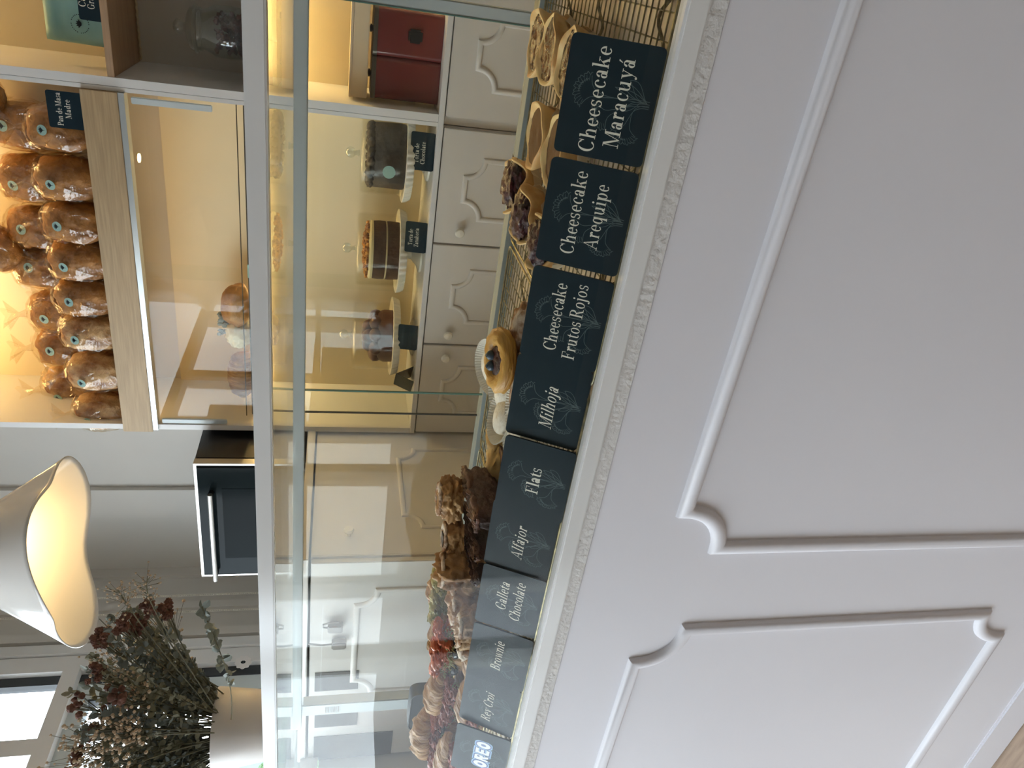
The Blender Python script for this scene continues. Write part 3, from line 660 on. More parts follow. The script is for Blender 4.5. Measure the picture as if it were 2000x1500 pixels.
def alfajor(label, loc, seed, rz=0, tilt=(0, 0), s=1.):
    t = thing('alfajor', label, 'biscuit', loc, 'white dusted biscuits in paper cups'); t.rotation_euler = (radians(tilt[0]), radians(tilt[1]), rz); t.scale = (s,)*3
    N = 60
    c = MB().lathe([(.030, .0), (.031, .002), (.042, .020), (.049, .032)], k=N*2, fn=lambda R, z, a, i: (R*(1+(.035 if int(round(a/(2*pi)*N*2)) % 2 else 0)*(z/.032)), z), close=False)
    c.lathe([(.0, .0006), (.0302, .0006)], k=24, close=False)
    o = c.build('paper_cup', 'cup', t, False); so = o.modifiers.new('thickness', 'SOLIDIFY'); so.thickness = .0004
    MB().lathe([(.0, .002), (.028, .002), (.0305, .005), (.0312, .012), (.029, .0145), (.029, .0165), (.0315, .019), (.0312, .026), (.028, .0305), (.0, .0325)], k=40,
               fn=lambda R, z, a, i: (R*(1+.03*noise.noise(Vector((3*cos(a), 3*sin(a), seed)))), z)).build('biscuit', 'sugar', t, True, angle=70)
    return t
alfajor('white dusted biscuit in a fluted cup leaning at the back, behind the blueberry danish', Vector(on(950, 712, 1.172))+V(0, 0, .012), 1, 0, (18, 0), 1.08)
alfajor('white dusted biscuit half hidden between two others, left of the blueberry danish', Vector(on(968, 762, 1.168))+V(0, -.01, .006), 2, .3, (14, -4))
alfajor('white dusted biscuit in a fluted cup leaning right above the Milhoja card', Vector(on(975, 818, 1.163))+V(0, 0, .008), 3, .8, (12, 6), 1.02)
alfajor('white dusted biscuit nearest the gap between Milhoja and Flats cards', Vector(on(995, 852, 1.16)), 4, .5, (4, 0), 1.0)
alfajor('white dusted biscuit tucked low behind the Milhoja card', Vector(on(1003, 800, 1.158)), 6, .5, (4, 0), 1.0)
# cookies
puffy('rough tan cookie mound lying at the back of the rack', 'cookie', on(953, 852, 1.160), (.036, .042, .0205), 'cookie', 21, .4, .2, 2.6, 'tan cookies', 'cookie', 'cookie_dough')
puffy('rough tan cookie mound nearer the Flats card', 'cookie', on(956, 905, 1.157), (.040, .042, .021), 'cookie', 22, 1.4, .2, 2.6, 'tan cookies', 'cookie', 'cookie_dough')
# brownies
def brownie(label, loc, sx, sy, sz, seed, rz=0., tilt=(0, 0)):
    t = thing('brownie', label, 'brownie', loc, 'dark brownies'); t.rotation_euler = (radians(tilt[0]), radians(tilt[1]), rz)
    MB().blob((0, 0, sz/2), (sx/2, sy/2, sz/2), 4, .10, 3, seed, sq=.72).build('crumb', 'brownie', t, True, angle=80)
    m = MB(); N = 18; top = lambda i, j: (-sx*.5+sx*i/N, -sy*.5+sy*j/N, sz*.96+.010*noise.fractal(Vector((i*.35, j*.35, seed)), 1, 2, 5)+.002*((i*j) % 2))
    vs = [top(i, j) for i in range(N+1) for j in range(N+1)]
    m.add(vs, [(i*(N+1)+j, (i+1)*(N+1)+j, (i+1)*(N+1)+j+1, i*(N+1)+j+1) for i in range(N) for j in range(N)])
    o = m.build('crackled_crust', 'brownietop', t, True, angle=40); so = o.modifiers.new('thickness', 'SOLIDIFY'); so.thickness = .007; so.offset = -1
    return t
def slab(label, y0, y1, seed, zt=1.205, Y0=.985, dep=.155, sh=.060, rz=0, tilt=(0, 0)):
    a, b = P(920, y0, Y0+dep).x, P(935, y1, Y0+dep*.4).x
    brownie(label, ((a+b)/2, Y0+dep/2, zt-sh), a-b, dep, sh, seed, rz, tilt)
slab('large dark red brownie slab with cracked crust, beside the tan cookies', 908, 996, 1, 1.208)
slab('dark red brownie slab with cracked crust under the middle of the sugared rolls', 985, 1046, 2, 1.200, .975)
slab('near black brownie end above the Alfajor card', 1030, 1092, 3, 1.194, .975)
brownie('lower brownie slab flat on the rack under the cracked ones', (P(950, 1000, 1.06).x, 1.07, RT), .20, .15, .020, 5)
# rolls
def roll(label, px, py, Y, r, seed, mt='brownp', group='brown sugared rolls', square=None, rz=0, rest=None):
    c = P(px, py, Y); base = rest if rest else RT
    t = thing('sugared_roll', label, 'pastry', (c.x, c.y, base), group, rz)
    zc = c.z-base
    seam = lambda d: -.16*math.exp(-((d.z-.30+.25*d.x)/.09)**2)-.12*math.exp(-((d.x+.15)/.08)**2)*(1 if d.z > .1 else 0)+.05*sin(d.x*9+d.z*4+seed)
    MB().blob((0, 0, zc), (r[0], r[1], max(r[2], zc*.9)), 5, .20, 3.4, seed, flat=-zc/max(r[2], zc*.9), sq=.18, lumps=seam).build('dough', mt, t, True, angle=80)
    tp = zc+max(r[2], zc*.9)
    if square: MB().box(-.014, .014, -.022, .010, tp*.86, tp*1.06, .004).build('chocolate_piece', 'choc', t)
    rim = MB()
    for i in range(30):
        a = 2*pi*i/30; rim.blob((r[0]*.62*cos(a), r[1]*.55*sin(a), tp*.92), (.008, .007, .004), 2, .35, 3, seed+i)
    rim.build('sugar_crust', 'dusted', t, True, angle=80)
    return t
roll('tallest brown roll with a caramel filled top, standing on the dark red brownies', 882, 974, 1.11, (.042, .042, .028), 31, rest=1.2095)
roll('brown sugared roll with a dark chocolate square on top', 897, 1048, 1.09, (.038, .040, .032), 32, 'brownp', square=True, rest=1.204)
roll('long brown roll with white sugared edge, behind the Alfajor card', 912, 1112, 1.05, (.040, .05, .035), 33, 'brownp')
roll('pale sugared roll behind the Galleta card', 922, 1182, 1.02, (.047, .05, .036), 34, 'sugarp')
roll('white dusted roll end between the Galleta and Brownie cards', 935, 1255, .95, (.030, .035, .024), 35, 'dusted')
roll('brown pastry low behind the Brownie card', 940, 1228, .925, (.045, .035, .024), 36, 'sugarp')
# filled croissants
def croissant(label, px, py, Y, top, seed, L=.085, fill='ham', rz=0., lift=0.):
    c = P(px, py, Y)
    t = thing('filled_croissant', label, 'croissant', (c.x, c.y, RT+lift), 'filled croissants on the rack'); t.rotation_euler = (0, 0, rz)
    def body(z0, zh, sgn, sd):
        m = MB(); rings = []; n = 40; k = 26
        for i in range(n+1):
            u = -1+2*i/n; rad = (1-abs(u)**2.2)**.55*(1+.055*sin(u*15+sd))+.04
            cx = u*L; cy = .022*u*u
            rings += [(cx, cy+.040*rad*cos(2*pi*j/k), z0+zh*(.5+.5*sin(2*pi*j/k))*rad*(1+.15*noise.fractal(Vector((u*5, 2.2*cos(2*pi*j/k), 2.2*sin(2*pi*j/k)+sd)), 1, 2, 4))) for j in range(k)]
        fs = [(i*k+j, i*k+(j+1) % k, (i+1)*k+(j+1) % k, (i+1)*k+j) for i in range(n) for j in range(k)]
        return m.add(rings, fs+[tuple(range(k-1, -1, -1)), tuple(n*k+j for j in range(k))])
    h = top-RT-lift
    body(0, h*(.44 if fill == 'ham' else .56), 1, seed).build('bottom_half', 'croi', t, True, angle=80)
    lid = fill == 'ham'; zf = .54 if lid else .74
    tb = body(h*(.56 if lid else .50), h*.44, 1, seed+2)
    tb.v = [(a*.96, b*.85+(.004 if lid else .020), c) for a, b, c in tb.v]; tb.build('top_half', 'croi', t, True, angle=80)
    rnd = random.Random(seed); f = MB()
    for i in range(15):
        u = -.84+1.68*i/14; f.blob((u*L, (-.024 if lid else -.012)+.020*u*u+rnd.uniform(-.008, .006), h*(zf+(.05 if lid else .14)*sin(i*2.3))), (.011, .021, .010), 3, .55, 5, seed+i, rot=Matrix.Rotation(rnd.uniform(-.7, .7), 3, 'Y'))
    f.build(fill+'_slices', fill, t, True, angle=80)
    s = MB()
    for i in range(90):
        u = rnd.uniform(-.88, .88); p0 = V(u*L, -.026+.02*u*u, h*(rnd.uniform(.36, .48) if lid else rnd.uniform(.50, .66))); d = V(rnd.uniform(-.014, .014), rnd.uniform(-.018, -.004), rnd.uniform(-.012, .012))
        s.tube([p0, p0+d*.6+V(0, 0, .003), p0+d], .0011, 4)
    s.build('sprouts', 'sprout', t, True)['kind'] = 'stuff'
    for i in range(3):
        u = (-.45, .15, .6)[i]+rnd.uniform(-.1, .1)
        MB().blob((u*L, -.036+.02*u*u, h*.46), (.013, .010, .010), 2, .12, 2, i).build('olive', 'olive', t, True)
    return t
croissant('croissant with orange salmon on top, behind the gap beside the sugared rolls', 870, 1262, 1.13, 1.232, 41, .080, 'salmon', .1)
croissant('croissant with red ham and sprouts behind the Rey Croi card', 872, 1360, 1.10, 1.228, 42, .080, 'ham', -.1)
croissant('tall ham croissant nearest the dark pan at the rack\'s far end', 862, 1440, 1.12, 1.245, 43, .078, 'ham', .2)
croissant('ham croissant cut off by the photo\'s edge, above the blue logo card', 880, 1490, 1.03, 1.20, 44, .085, 'ham', -.1)
croissant('pale croissant with green sprouts at the back, above the Galleta card', 880, 1165, 1.20, 1.235, 45, .070, 'sprout', .1)
croissant('small croissant with green sprouts low behind the Brownie card', 905, 1300, .99, 1.182, 46, .062, 'ham', .0)
croissant('small croissant with green sprouts low behind the Rey Croi card', 900, 1385, .98, 1.185, 47, .062, 'ham', .0)
# dark pan on edge behind the croissants
t = thing('dark_pan', 'round cornered dark grey pan behind the last croissants', 'pan', (-1.80, 1.335, RT))
m = MB().prism(rrect(-.075, .075, .0, .098, .022), -.018, .018, lambda a, b, h: Vector((a, h, b))); m.build('pan_body', 'darkpan', t, True)
MB().tube([(a, -.0185, b) for a, b in rrect(-.073, .073, .002, .096, .021)], .0025, 6, closed=True).build('rim', 'darkpan', t, True)

# ------------------------------------------------------------------ back shelving
BY = 2.30                                        # front of the shelving
def unit(name, label, cat, x, y, z, group=None):
    t = thing(name, label, cat, (x, y, z), group); return t, (x, y, z)
YW = YB-.004
# left bay
UL, UR = -1.548, -.457
lb, og = unit('shelving_unit', 'tall white shelving bay with oak bread shelf and lit cake niche', 'shelving', (UL+UR)/2, BY, 1.17)
MB().box(UL, UL+.02, BY, YW, 1.1705, 2.72).build('upright', 'white', lb, False, og)
MB().box(UR-.0, UR+.0115, BY, YW, 1.1705, 2.72).build('upright', 'white', lb, False, og)
MB().box(UL+.02, UR, YW-.012, YW, 1.1705, 2.0).build('niche_back_panel', 'nichewall', lb, False, og)
MB().box(UL+.02, UR, YW-.012, YW, 2.13, 2.68).build('upper_back_panel', 'nichewall', lb, False, og)
MB().box(UL+.021, UR-.001, BY+.03, YW-.013, 2.095, 2.118).build('bread_shelf', 'oak', lb, False, og)
lbl(MB().box(UL-.003, UR-.001, BY-.012, BY+.02, 2.036, 2.1275, .001).build('shelf_fascia', 'oak', lb, False, og), 'pale oak fascia board')
MB().box(UL+.002, UR-.001, BY-.008, BY+.03, 2.020, 2.0355).build('led_profile', 'alu', lb, False, og)
ls = MB().box(UL+.03, UR-.01, BY+.05, BY+.062, 2.085, 2.0945); ls.build('led_strip', 'led', lb, False, og)
MB().box(UL+.03, UR-.01, YW-.17, YW-.158, 2.672, 2.682).build('led_strip', 'ledcool', lb, False, og)
MB().box(UL, UR+.0115, BY+.0, YW, 2.685, 2.72).build('upper_board', 'white', lb, False, og)
MB().box(UL+.03, UR-.01, YW-.032, YW-.0125, 1.709, 1.7155).build('led_channel', 'alu', lb, False, og)
MB().box(UL+.03, UR-.01, YW-.030, YW-.016, 1.702, 1.7085).build('led_strip', 'ledmid', lb, False, og)
# sliding glass doors over the niche with aluminium grips
for (x0, x1, yy, hx) in ((UL+.021, -.95, BY+.012, UL+.032), (-1.0, UR-.002, BY+.020, -.478)):
    g = MB().box(x0, x1, yy, yy+.004, 1.1715, 2.019).build('glass_door', 'niche_glass', lb, False, og)
    MB().box(hx-.009, hx+.009, yy-.010, yy-.0005, 1.80, 2.008, .002).build('grip', 'aluw', g, False, og)
# glowing disc standing in for a lamp's reflection in the niche
MB().lathe([(.0, 0), (.013, 0), (.013, .004), (.0, .005)], (P(255, 307, BY+.08).x, BY+.08, 2.0155), 16).build('lamp_reflection', 'led', lb, True, og)
# right bay
SL, SR = -.4445, .70
rb, og = unit('shelving_unit', 'tall white shelving bay with walnut board, coffee bag and red tins', 'shelving', (SL+SR)/2, BY, 1.17)
MB().box(SL, SL+.0225, BY, YW, 1.1705, 2.72).build('upright', 'white', rb, False, og)
MB().box(SR-.02, SR, BY, YW, 1.1705, 2.72).build('upright', 'white', rb, False, og)
MB().box(SL+.0225, SR-.02, YW-.012, YW, 1.1705, 1.69).build('niche_back_panel', 'nichewall', rb, False, og)
MB().box(SL+.0225, SR-.02, YW-.012, YW, 1.715, 2.04).build('middle_back_panel', 'wall', rb, False, og)
MB().box(SL+.0225, SR-.02, YW-.012, YW, 2.06, 2.68).build('upper_back_panel', 'nichewall', rb, False, og)
lbl(MB().box(SL+.023, SR-.021, BY+.001, YW-.013, 2.040, 2.058, .001).build('walnut_shelf', 'darkoak', rb, False, og), 'walnut brown shelf board')
MB().box(SL+.023, SR-.021, BY+.001, YW-.013, 1.692, 1.714, .001).build('jar_shelf', 'white', rb, False, og)
MB().box(SL+.04, SR-.04, YW-.05, YW-.036, 1.682, 1.6915).build('led_strip', 'ledmid', rb, False, og)
MB().box(SL+.04, SR-.04, YW-.06, YW-.046, 2.672, 2.682).build('led_strip', 'ledcool', rb, False, og)
MB().box(SL, SR, BY, YW, 2.6855, 2.7195).build('upper_board', 'white', rb, False, og)
# base cabinets
def base_cab(x0, x1, label, doors, knobs):
    t, o_ = unit('base_cabinet', label, 'cabinet', (x0+x1)/2, BY, 0, 'white base cabinets behind the counter')
    MB().box(x0+.001, x1-.001, BY+.02, YW, .08, 1.1525).build('carcass', 'cab', t, False, o_)
    MB().box(x0+.002, x1-.002, BY+.05, YW, 0, .08).build('plinth', 'cab', t, False, o_)
    f2 = lambda a, b, h: Vector((a, BY-.001-h, b))
    for (a, b), kx in zip(doors, knobs):
        d = MB().box(a+.002, b-.002, BY-.001, BY+.019, .09, 1.150, .002).build('door', 'cab', t, False, o_)
        molding(notched(a+.088, b-.088, .20, 1.070, .056, .056) if b-a > .3 else notched(a+.05, b-.05, .2, 1.07, .05, .05), .0085, f2).build('molding', 'cab', d, True, o_, 50)
        if kx is not None:
            MB().lathe([(.005, 0), (.005, .010), (.013, .016), (.0155, .022), (.0125, .029), (.0, .031)], k=20).build('knob', 'plate', d, True).matrix_local = Matrix.Translation((kx-o_[0], -.001, 1.0725)) @ Matrix.Rotation(pi/2, 4, 'X')
    return t
top = struct(MB().box(UL, SR, BY-.004, YW, 1.154, 1.170, .001).build('trim_4', 'white', smooth=False))
tag(top, 'white ledge board running along the top of the base cabinets', 'ledge')
base_cab(-.452, .70, 'white base cabinet under the red tins', [(-.427, -.07), (-.066, .30), (.304, .69)], [None, .25, .35])
base_cab(-1.549, -.453, 'white base cabinet with knobs under the cake stands', [(-.816, -.455), (-1.178, -.818), (-1.545, -1.181)], [-.770, -1.134, -1.222])

# ------------------------------------------------------------------ peninsula unit with oven
sx0, sx1, sy0 = -2.47, -1.556, 1.65
su, og = unit('side_cabinet', 'tall white cabinet with power plugs carrying the black oven', 'cabinet', -2.0, sy0, 0)
MB().box(sx0, sx1, sy0+.02, YB-.03, .08, 1.497).build('carcass', 'cab', su, False, og)
MB().box(sx0, sx1+.012, sy0-.005, YB-.03, 1.503, 1.530, .002).build('worktop', 'cab', su, False, og)
MB().box(sx0+.02, sx1-.02, sy0+.05, YB-.05, 0, .08).build('plinth', 'cab', su, False, og)
f3 = lambda a, b, h: Vector((a, sy0-.001-h, b))
d = MB().box(-2.16, -1.562, sy0-.001, sy0+.019, .10, 1.495, .002).build('door', 'cab', su, False, og)
molding(notched(-2.128, -1.675, .25, 1.36, .060, .06), .010, f3).build('molding', 'cab', d, True, og, 50)
d = MB().box(sx0+.002, -2.166, sy0-.001, sy0+.019, .10, 1.495, .002).build('door', 'cab', su, False, og)
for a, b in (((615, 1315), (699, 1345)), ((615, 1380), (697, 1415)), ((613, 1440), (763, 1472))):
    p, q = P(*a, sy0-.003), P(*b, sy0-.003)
    MB().box(q.x, p.x, sy0-.004, sy0-.0012, q.z, p.z).build('dark_rectangle', 'darkbrown', su, False, og)  # flat dark brown rectangles set on the cabinet front
f4 = lambda a, b, h: Vector((sx1+.001+h, a, b))
d = MB().box(sx1-.018, sx1+.001, sy0+.022, 2.28, .10, 1.495, .002).build('side_door', 'cab', su, False, og)
molding(notched(sy0+.14, 2.2, .25, 1.22, .056, .056), .0085, f4).build('molding', 'cab', d, True, og, 50)
q = PX(681, 1047, sx1)
MB().lathe([(.005, 0), (.005, .010), (.013, .016), (.0155, .022), (.0125, .029), (.0, .031)], k=20).build('knob', 'plate', d, True).matrix_local = Matrix.Translation((sx1+.001-og[0], q.y-og[1], q.z)) @ Matrix.Rotation(pi/2, 4, 'Y')
for (px, py, lab) in ((655, 1225, 'dark plug adapter with cord on the white cabinet, nearer the corner'), (662, 1257, 'pale plug adapter on the white cabinet, nearer the window side')):
    c = P(px, py, sy0-.014)
    t = thing('power_plug', lab, 'power plug', (c.x, sy0-.003, c.z), 'plugs on the white cabinet')
    MB().box(-.016, .016, -.024, 0, -.022, .022, .004).build('housing', 'plastic', t)
    MB().tube([(0, -.012, .02), (.004, -.014, .035), (.016, -.014, .036), (.02, -.013, .02), (.021, -.012, -.01)] if px == 655 else [(0, -.012, .02), (.0, -.014, .05), (.004, -.01, .09)], .003, 6).build('cord', 'plastic', t)

ov, og = unit('oven', 'black countertop oven with steel handle on the white cabinet', 'oven', -1.80, 2.15, 1.5305)
ox0, ox1, oy, oz0, oz1 = -2.066, -1.567, 2.13, 1.5425, 1.886
MB().box(ox0, ox1, oy+.03, 2.57, oz0, oz1, .006).build('casing', 'black', ov, True, og)
fp = MB()
for b in ((ox0, ox0+.007, oz0, oz1), (ox1-.007, ox1, oz0, oz1), (ox0+.007, ox1-.007, oz1-.009, oz1), (ox0+.007, ox1-.007, oz0, oz0+.01)): fp.box(b[0], b[1], oy, oy+.0295, b[2], b[3])
lbl(fp.build('front_frame', 'steel', ov, False, og), 'bright steel front frame')
dr = MB().box(ox0+.0115, ox1-.0115, oy-.004, oy+.028, oz0+.0105, oz1-.0095, .003).build('glass_door', 'blackglass', ov, False, og)
hb = MB()
for hx in (ox0+.035, ox1-.115): hb.tube([(hx, oy-.004, oz1-.052), (hx, oy-.036, oz1-.052)], .009, 10)
hb.build('handle_mount', 'black', dr, True, og)
lbl(MB().tube([(ox0+.015, oy-.036, oz1-.052), (ox1-.10, oy-.036, oz1-.052)], .0085, 14).build('handle', 'steel', dr, True, og), 'bright steel handle bar')
MB().box(ox0+.09, ox1-.10, oy-.0052, oy-.0041, oz0+.06, oz1-.085).build('window_glass', 'ovenglass', dr, False, og)
ft = MB()
for fx in (ox0+.05, ox1-.05):
    for fy in (2.18, 2.53): ft.lathe([(.014, 1.5305), (.014, oz0)], (fx, fy, 0), 12)
ft.build('feet', 'black', ov, True, og)

# ------------------------------------------------------------------ breads in cellophane
BZ = 2.119
def bread(seed, crust, wrap=True):
    t = thing('wrapped_bread', 'x', 'bread', (0, 0, 0), 'wrapped loaves on the oak shelf')
    rnd = random.Random(seed)
    sl = lambda d: -.07*math.exp(-((d.x-.25*d.y)/.12)**2)*(1 if d.z > 0 else 0)
    MB().blob((0, 0, .100), (.067, .072, .100), 4, .12, 2.0, seed, flat=-.98, lumps=sl, sq=.25).build('loaf', crust, t, True, angle=80)
    m = bmesh.new(); bmesh.ops.create_icosphere(m, subdivisions=3, radius=1)
    for q in m.verts:
        d = q.co.normalized(); k = 1.05+.03*abs(noise.noise(d*3.2+Vector((seed, 0, 0))))+rnd.uniform(0, .05)
        mx = max(abs(d.x), abs(d.y), abs(d.z)); d = d*(.75+.25/mx)
        p = Vector((d.x*.069, d.y*.074, d.z*.102))*k
        q.co = Vector((p.x, p.y, max(p.z+.102, .001)))
    b = MB().bm(m)
    n = 15                                       # gathered neck of the bag, folded up over the front
    base = V(0, -.035, .200); k0 = len(b.v)
    for i in range(n):
        a = 2*pi*i/n; w0 = .011+.004*(i % 2); w1 = (.032+.020*((i*5) % 3))*.8
        b.v += [tuple(base+V(w0*cos(a), w0*.8*sin(a), 0)), tuple(base+V(w0*.5*cos(a), -.012+w0*.5*sin(a), .018)), tuple(base+V(w1*cos(a), -.03+w1*.6*sin(a), .046+.01*((i*3) % 4)/3))]
    for i in range(n):
        j = (i+1) % n
        for r in range(2): b.f.append((k0+i*3+r, k0+j*3+r, k0+j*3+r+1, k0+i*3+r+1))
    for i in range(34):                          # stiff folds of the film standing off the loaf
        d = Vector((rnd.uniform(-1, 1), rnd.uniform(-1, .15), rnd.uniform(-.7, 1))).normalized(); mx = max(abs(d.x), abs(d.y), abs(d.z)); d2 = d*(.75+.25/mx)
        c0 = Vector((d2.x*.073, d2.y*.078, max(-.098, d2.z*.107))); tg = d.cross(Vector((rnd.uniform(-1, 1), rnd.uniform(-1, 1), rnd.uniform(-1, 1)))).normalized()
        L = rnd.uniform(.012, .034); hgt = rnd.uniform(.003, .010); sd = d.cross(tg)*rnd.uniform(-.006, .006); z0 = Vector((0, 0, .102))
        b.add([c0-tg*L+z0, c0+tg*L+z0, c0+tg*L*.55+d*hgt+sd+z0, c0-tg*L*.4+d*hgt*.8-sd+z0], [(0, 1, 2, 3)])
    b.build('cellophane_bag', 'film', t, False)
    s = MB().lathe([(.0, 0), (.0155, 0), (.0155, .0006), (.0, .0008)], k=24).build('sticker', 'tealst', t, True)
    s.matrix_local = Matrix.Translation((rnd.uniform(-.02, .02), -.079, .135)) @ Matrix.Rotation(radians(72), 4, 'X')
    g = MB()
    for i in range(5):
        a = radians(90+(i-2)*32); g.prism([(0, -.004), (.0035*cos(a+1.2), .0035*sin(a+1.2)), (.0115*cos(a), .0115*sin(a)), (.0035*cos(a-1.2), .0035*sin(a-1.2))], .0009, .0012)
    g.prism([(-.0005, -.009), (.0005, -.009), (.0005, 0), (-.0005, 0)], .0009, .0012)
    e = g.build('emblem', 'navy', s, False)
    return t
kinds = [bread(1, 'crust'), bread(2, 'crust2'), bread(3, 'crust')]
used = [False]*3
def put_bread(k, loc, label, rz=0., rot=None, sc=1.):
    if not used[k]:
        o = kinds[k]; used[k] = True; o.location = loc; o.rotation_euler = rot or (0, 0, rz); o.scale = (sc,)*3; o['label'] = label
        return o
    return clone(kinds[k], loc, rz, label, None, sc, rot)
YF1 = 2.392
fy = [800, 722, 645, 578, 508, 436, 352, 258]
fl = ['floured wrapped loaf at the left end of the front row, beside the white upright', 'floured wrapped loaf second from the left end of the front row',
      'pale wrapped loaf third from the left end of the front row', 'wrapped loaf with squarish brown side, fourth from the left in the front row',
      'wrapped loaf below the starburst bag tie in the front row', 'brown wrapped loaf fifth from the right upright, front row', 'dark wrapped loaf left of the bread card, front row',
      'wrapped loaf directly behind the Pan de Masa Madre card']
for i, y in enumerate(fy):
    p = P(190, y, YF1)
    put_bread([1, 1, 1, 0, 0, 2, 0, 2][i], (p.x, YF1, BZ), fl[i], radians([4, -3, 5, 2, -4, 3, -6, 4][i]), sc=.92)
ul = [(115, 748, 1, 'floured loaf with round teal sticker at the left end of the upper layer'), (108, 672, 0, 'dark crusted loaf with teal sticker, second from the left in the upper layer'),
      (97, 604, 2, 'brown loaf with clear round teal sticker, third from the left in the upper layer'), (80, 520, 0, 'loaf whose bag ends in a starburst tie, upper layer'),
      (70, 442, 2, 'loaf with half lit teal sticker in the upper layer'), (60, 345, 0, 'loaf in gold shining bag left of the bread card, upper layer'), (45, 245, 2, 'loaf above the Pan de Masa Madre card, upper layer')]
for i, (x, y, k, l) in enumerate(ul):
    p = P(x, y, 2.53); put_bread(k, (p.x, 2.53, BZ+(.115 if i < 3 else .135)), l, radians([-5, 6, -2, 14, 8, -9, 6][i]), sc=1.0)
p = P(18, 520, 2.50)
put_bread(0, (p.x+.02, 2.47, BZ+.30), 'loaf lying slanted on top of the bread pile', rot=(0, radians(38), radians(30)), sc=.92)
p = P(10, 200, 2.50)
put_bread(2, (p.x+.02, 2.49, BZ+.265), 'topmost loaf beside the right upright above the bread card', rot=(0, radians(-10), radians(20)), sc=.9)
q = P(158, 213, 2.318)
pc('dark card lettered Pan de Masa Madre on the oak bread shelf', [('Pan de Masa', .086, .0145, .002, .052), ('Madre', .050, .0145, .004, .030)], q.x-.004, 2.300, 2.1285, 3, 2, .096, .088, 0, group='dark price cards on the back shelves')

# wire tray with breads in the niche
wr = wire_rack(UL+.024, UR-.006, 'thin wire tray fixed across the upper cake niche', 2.36, 2.585, 1.722, 0, 'dwire', 'wire tray in niche', .02, .02, 'wire_tray', False)
og = tuple(wr.location)
MB().tube([(UL+.024, 2.36, 1.742), (UR-.006, 2.36, 1.742)], .0018, 6).build('rim', 'dwire', wr, True, og)
q = P(480, 620, 2.45)
t = thing('round_bread', 'brown lobed bread with dark dried sprigs seen through the niche door', 'bread', (q.x, 2.47, 1.7245))
MB().blob((0.035, 0, .05), (.075, .07, .052), 4, .12, 2, 3, flat=-.95).build('loaf', 'brownp', t, True, angle=80)
MB().blob((-.062, -.02, .043), (.05, .05, .045), 4, .2, 4, 5, flat=-.95).build('bread_knob', 'cream', t, True, angle=80)
m = MB()
for i in range(26):
    a = V(random.uniform(-.08, -.0), random.uniform(-.03, .03), .085+random.uniform(0, .025)); m.blob(a, (.007, .004, .010), 1, .2, 2, i)
m.build('dried_sprigs', 'leaf', t, True)
q = P(485, 735, 2.45)
puffy('golden round bread at the left end of the niche wire tray', 'round_bread', (q.x, 2.47, 1.7245), (.085, .07, .052), 'croi', 55, 0, .08, 2, None, 'bread', 'loaf')
q = P(484, 510, 2.44)
tag(MB().box(q.x-.022, q.x+.022, 2.352, 2.357, 1.703, 1.724).build('shelf_tag', 'tealst', smooth=False), 'small teal tag clipped on the niche wire tray', 'tag')

# ------------------------------------------------------------------ cakes on stands under clear covers
def cake_stand(x, y, label):
    t = thing('cake_stand', label, 'cake stand', (x, y, 1.1705), 'white fluted cake stands'); N = 40
    fl = lambda R, z, a, i: (R*(1+(.018*cos(a*N) if R > .10 else 0)), z)
    MB().lathe([(.0, .076), (.120, .076), (.134, .082), (.139, .080), (.137, .070), (.130, .056), (.120, .062), (.118, .070), (.0, .070)], k=N*4, fn=fl, close=False).build('fluted_plate', 'plate', t, True, angle=60)
    MB().lathe([(.068, 0), (.066, .006), (.045, .014), (.024, .032), (.022, .05), (.036, .069)], k=40).build('foot', 'plate', t, True)
    return t
def cover(x, y, label):
    t = thing('cake_cover', label, 'cake cover', (x, y, 1.2468+.0), 'clear cake covers')
    MB().lathe([(.122, .0), (.122, .128), (.120, .137), (.112, .141), (.0, .141), ], k=64, close=False).build('dome', 'acryl', t, True)
    MB().lathe([(.117, .0), (.117, .127), (.115, .133), (.110, .136), (.0, .136)], k=64, close=False).build('inner_wall', 'acryl', t, True)
    MB().lathe([(.012, .1415), (.009, .146), (.007, .151), (.009, .156), (.0145, .160), (.017, .168), (.0155, .177), (.009, .183), (.0, .185)], k=24).build('knob', 'jar', t, True)
    return t
CY = 2.455
c1, c2, c3 = P(735, 302, CY).x, P(740, 488, CY).x, P(735, 655, CY).x
for x, l, l2 in ((c1, 'white fluted cake stand under the dark chocolate cake', 'clear cover with teal sticker over the dark chocolate cake'), (c2, 'white fluted cake stand under the cut carrot cake', 'clear cover with knob over the cut carrot cake'),
                 (c3, 'white fluted cake stand under the brown rosette cake', 'clear cover with knob over the brown rosette cake')):
    cake_stand(x, CY, l); cv = cover(x, CY, l2)
    if x == c1:
        s = MB().lathe([(.0, 0), (.0195, 0), (.0195, .0006), (.0, .0008)], k=24).build('sticker', 'tealst', cv, True)
        s.matrix_local = Matrix.Translation((-.02, -.1215, .055)) @ Matrix.Rotation(radians(90), 4, 'X')
CZ = 1.2468
t = thing('chocolate_cake', 'dark round chocolate cake with ruffled top under the first cover', 'cake', (c1, CY, CZ))
MB().lathe([(.0, 0), (.098, 0), (.102, .006), (.1, .095), (.094, .102), (.0, .104)], k=64, fn=lambda R, z, a, i: (R*(1+.02*noise.noise(Vector((4*cos(a), 4*sin(a), z*40)))), z)).build('frosted_body', 'grey_choc', t, True, angle=70)
m = MB()
for i in range(20):
    a = 2*pi*i/20; m.blob((.085*cos(a), .085*sin(a), .107), (.017, .017, .014), 3, .3, 3, i)
m.blob((0, 0, .104), (.075, .075, .012), 3, .3, 5, 3); m.build('piped_frosting', 'grey_choc', t, True, angle=80)
t = thing('carrot_cake', 'cut carrot cake with orange crumble top and two dark layers', 'cake', (c2, CY, CZ)); t.rotation_euler = (0, 0, radians(-4))
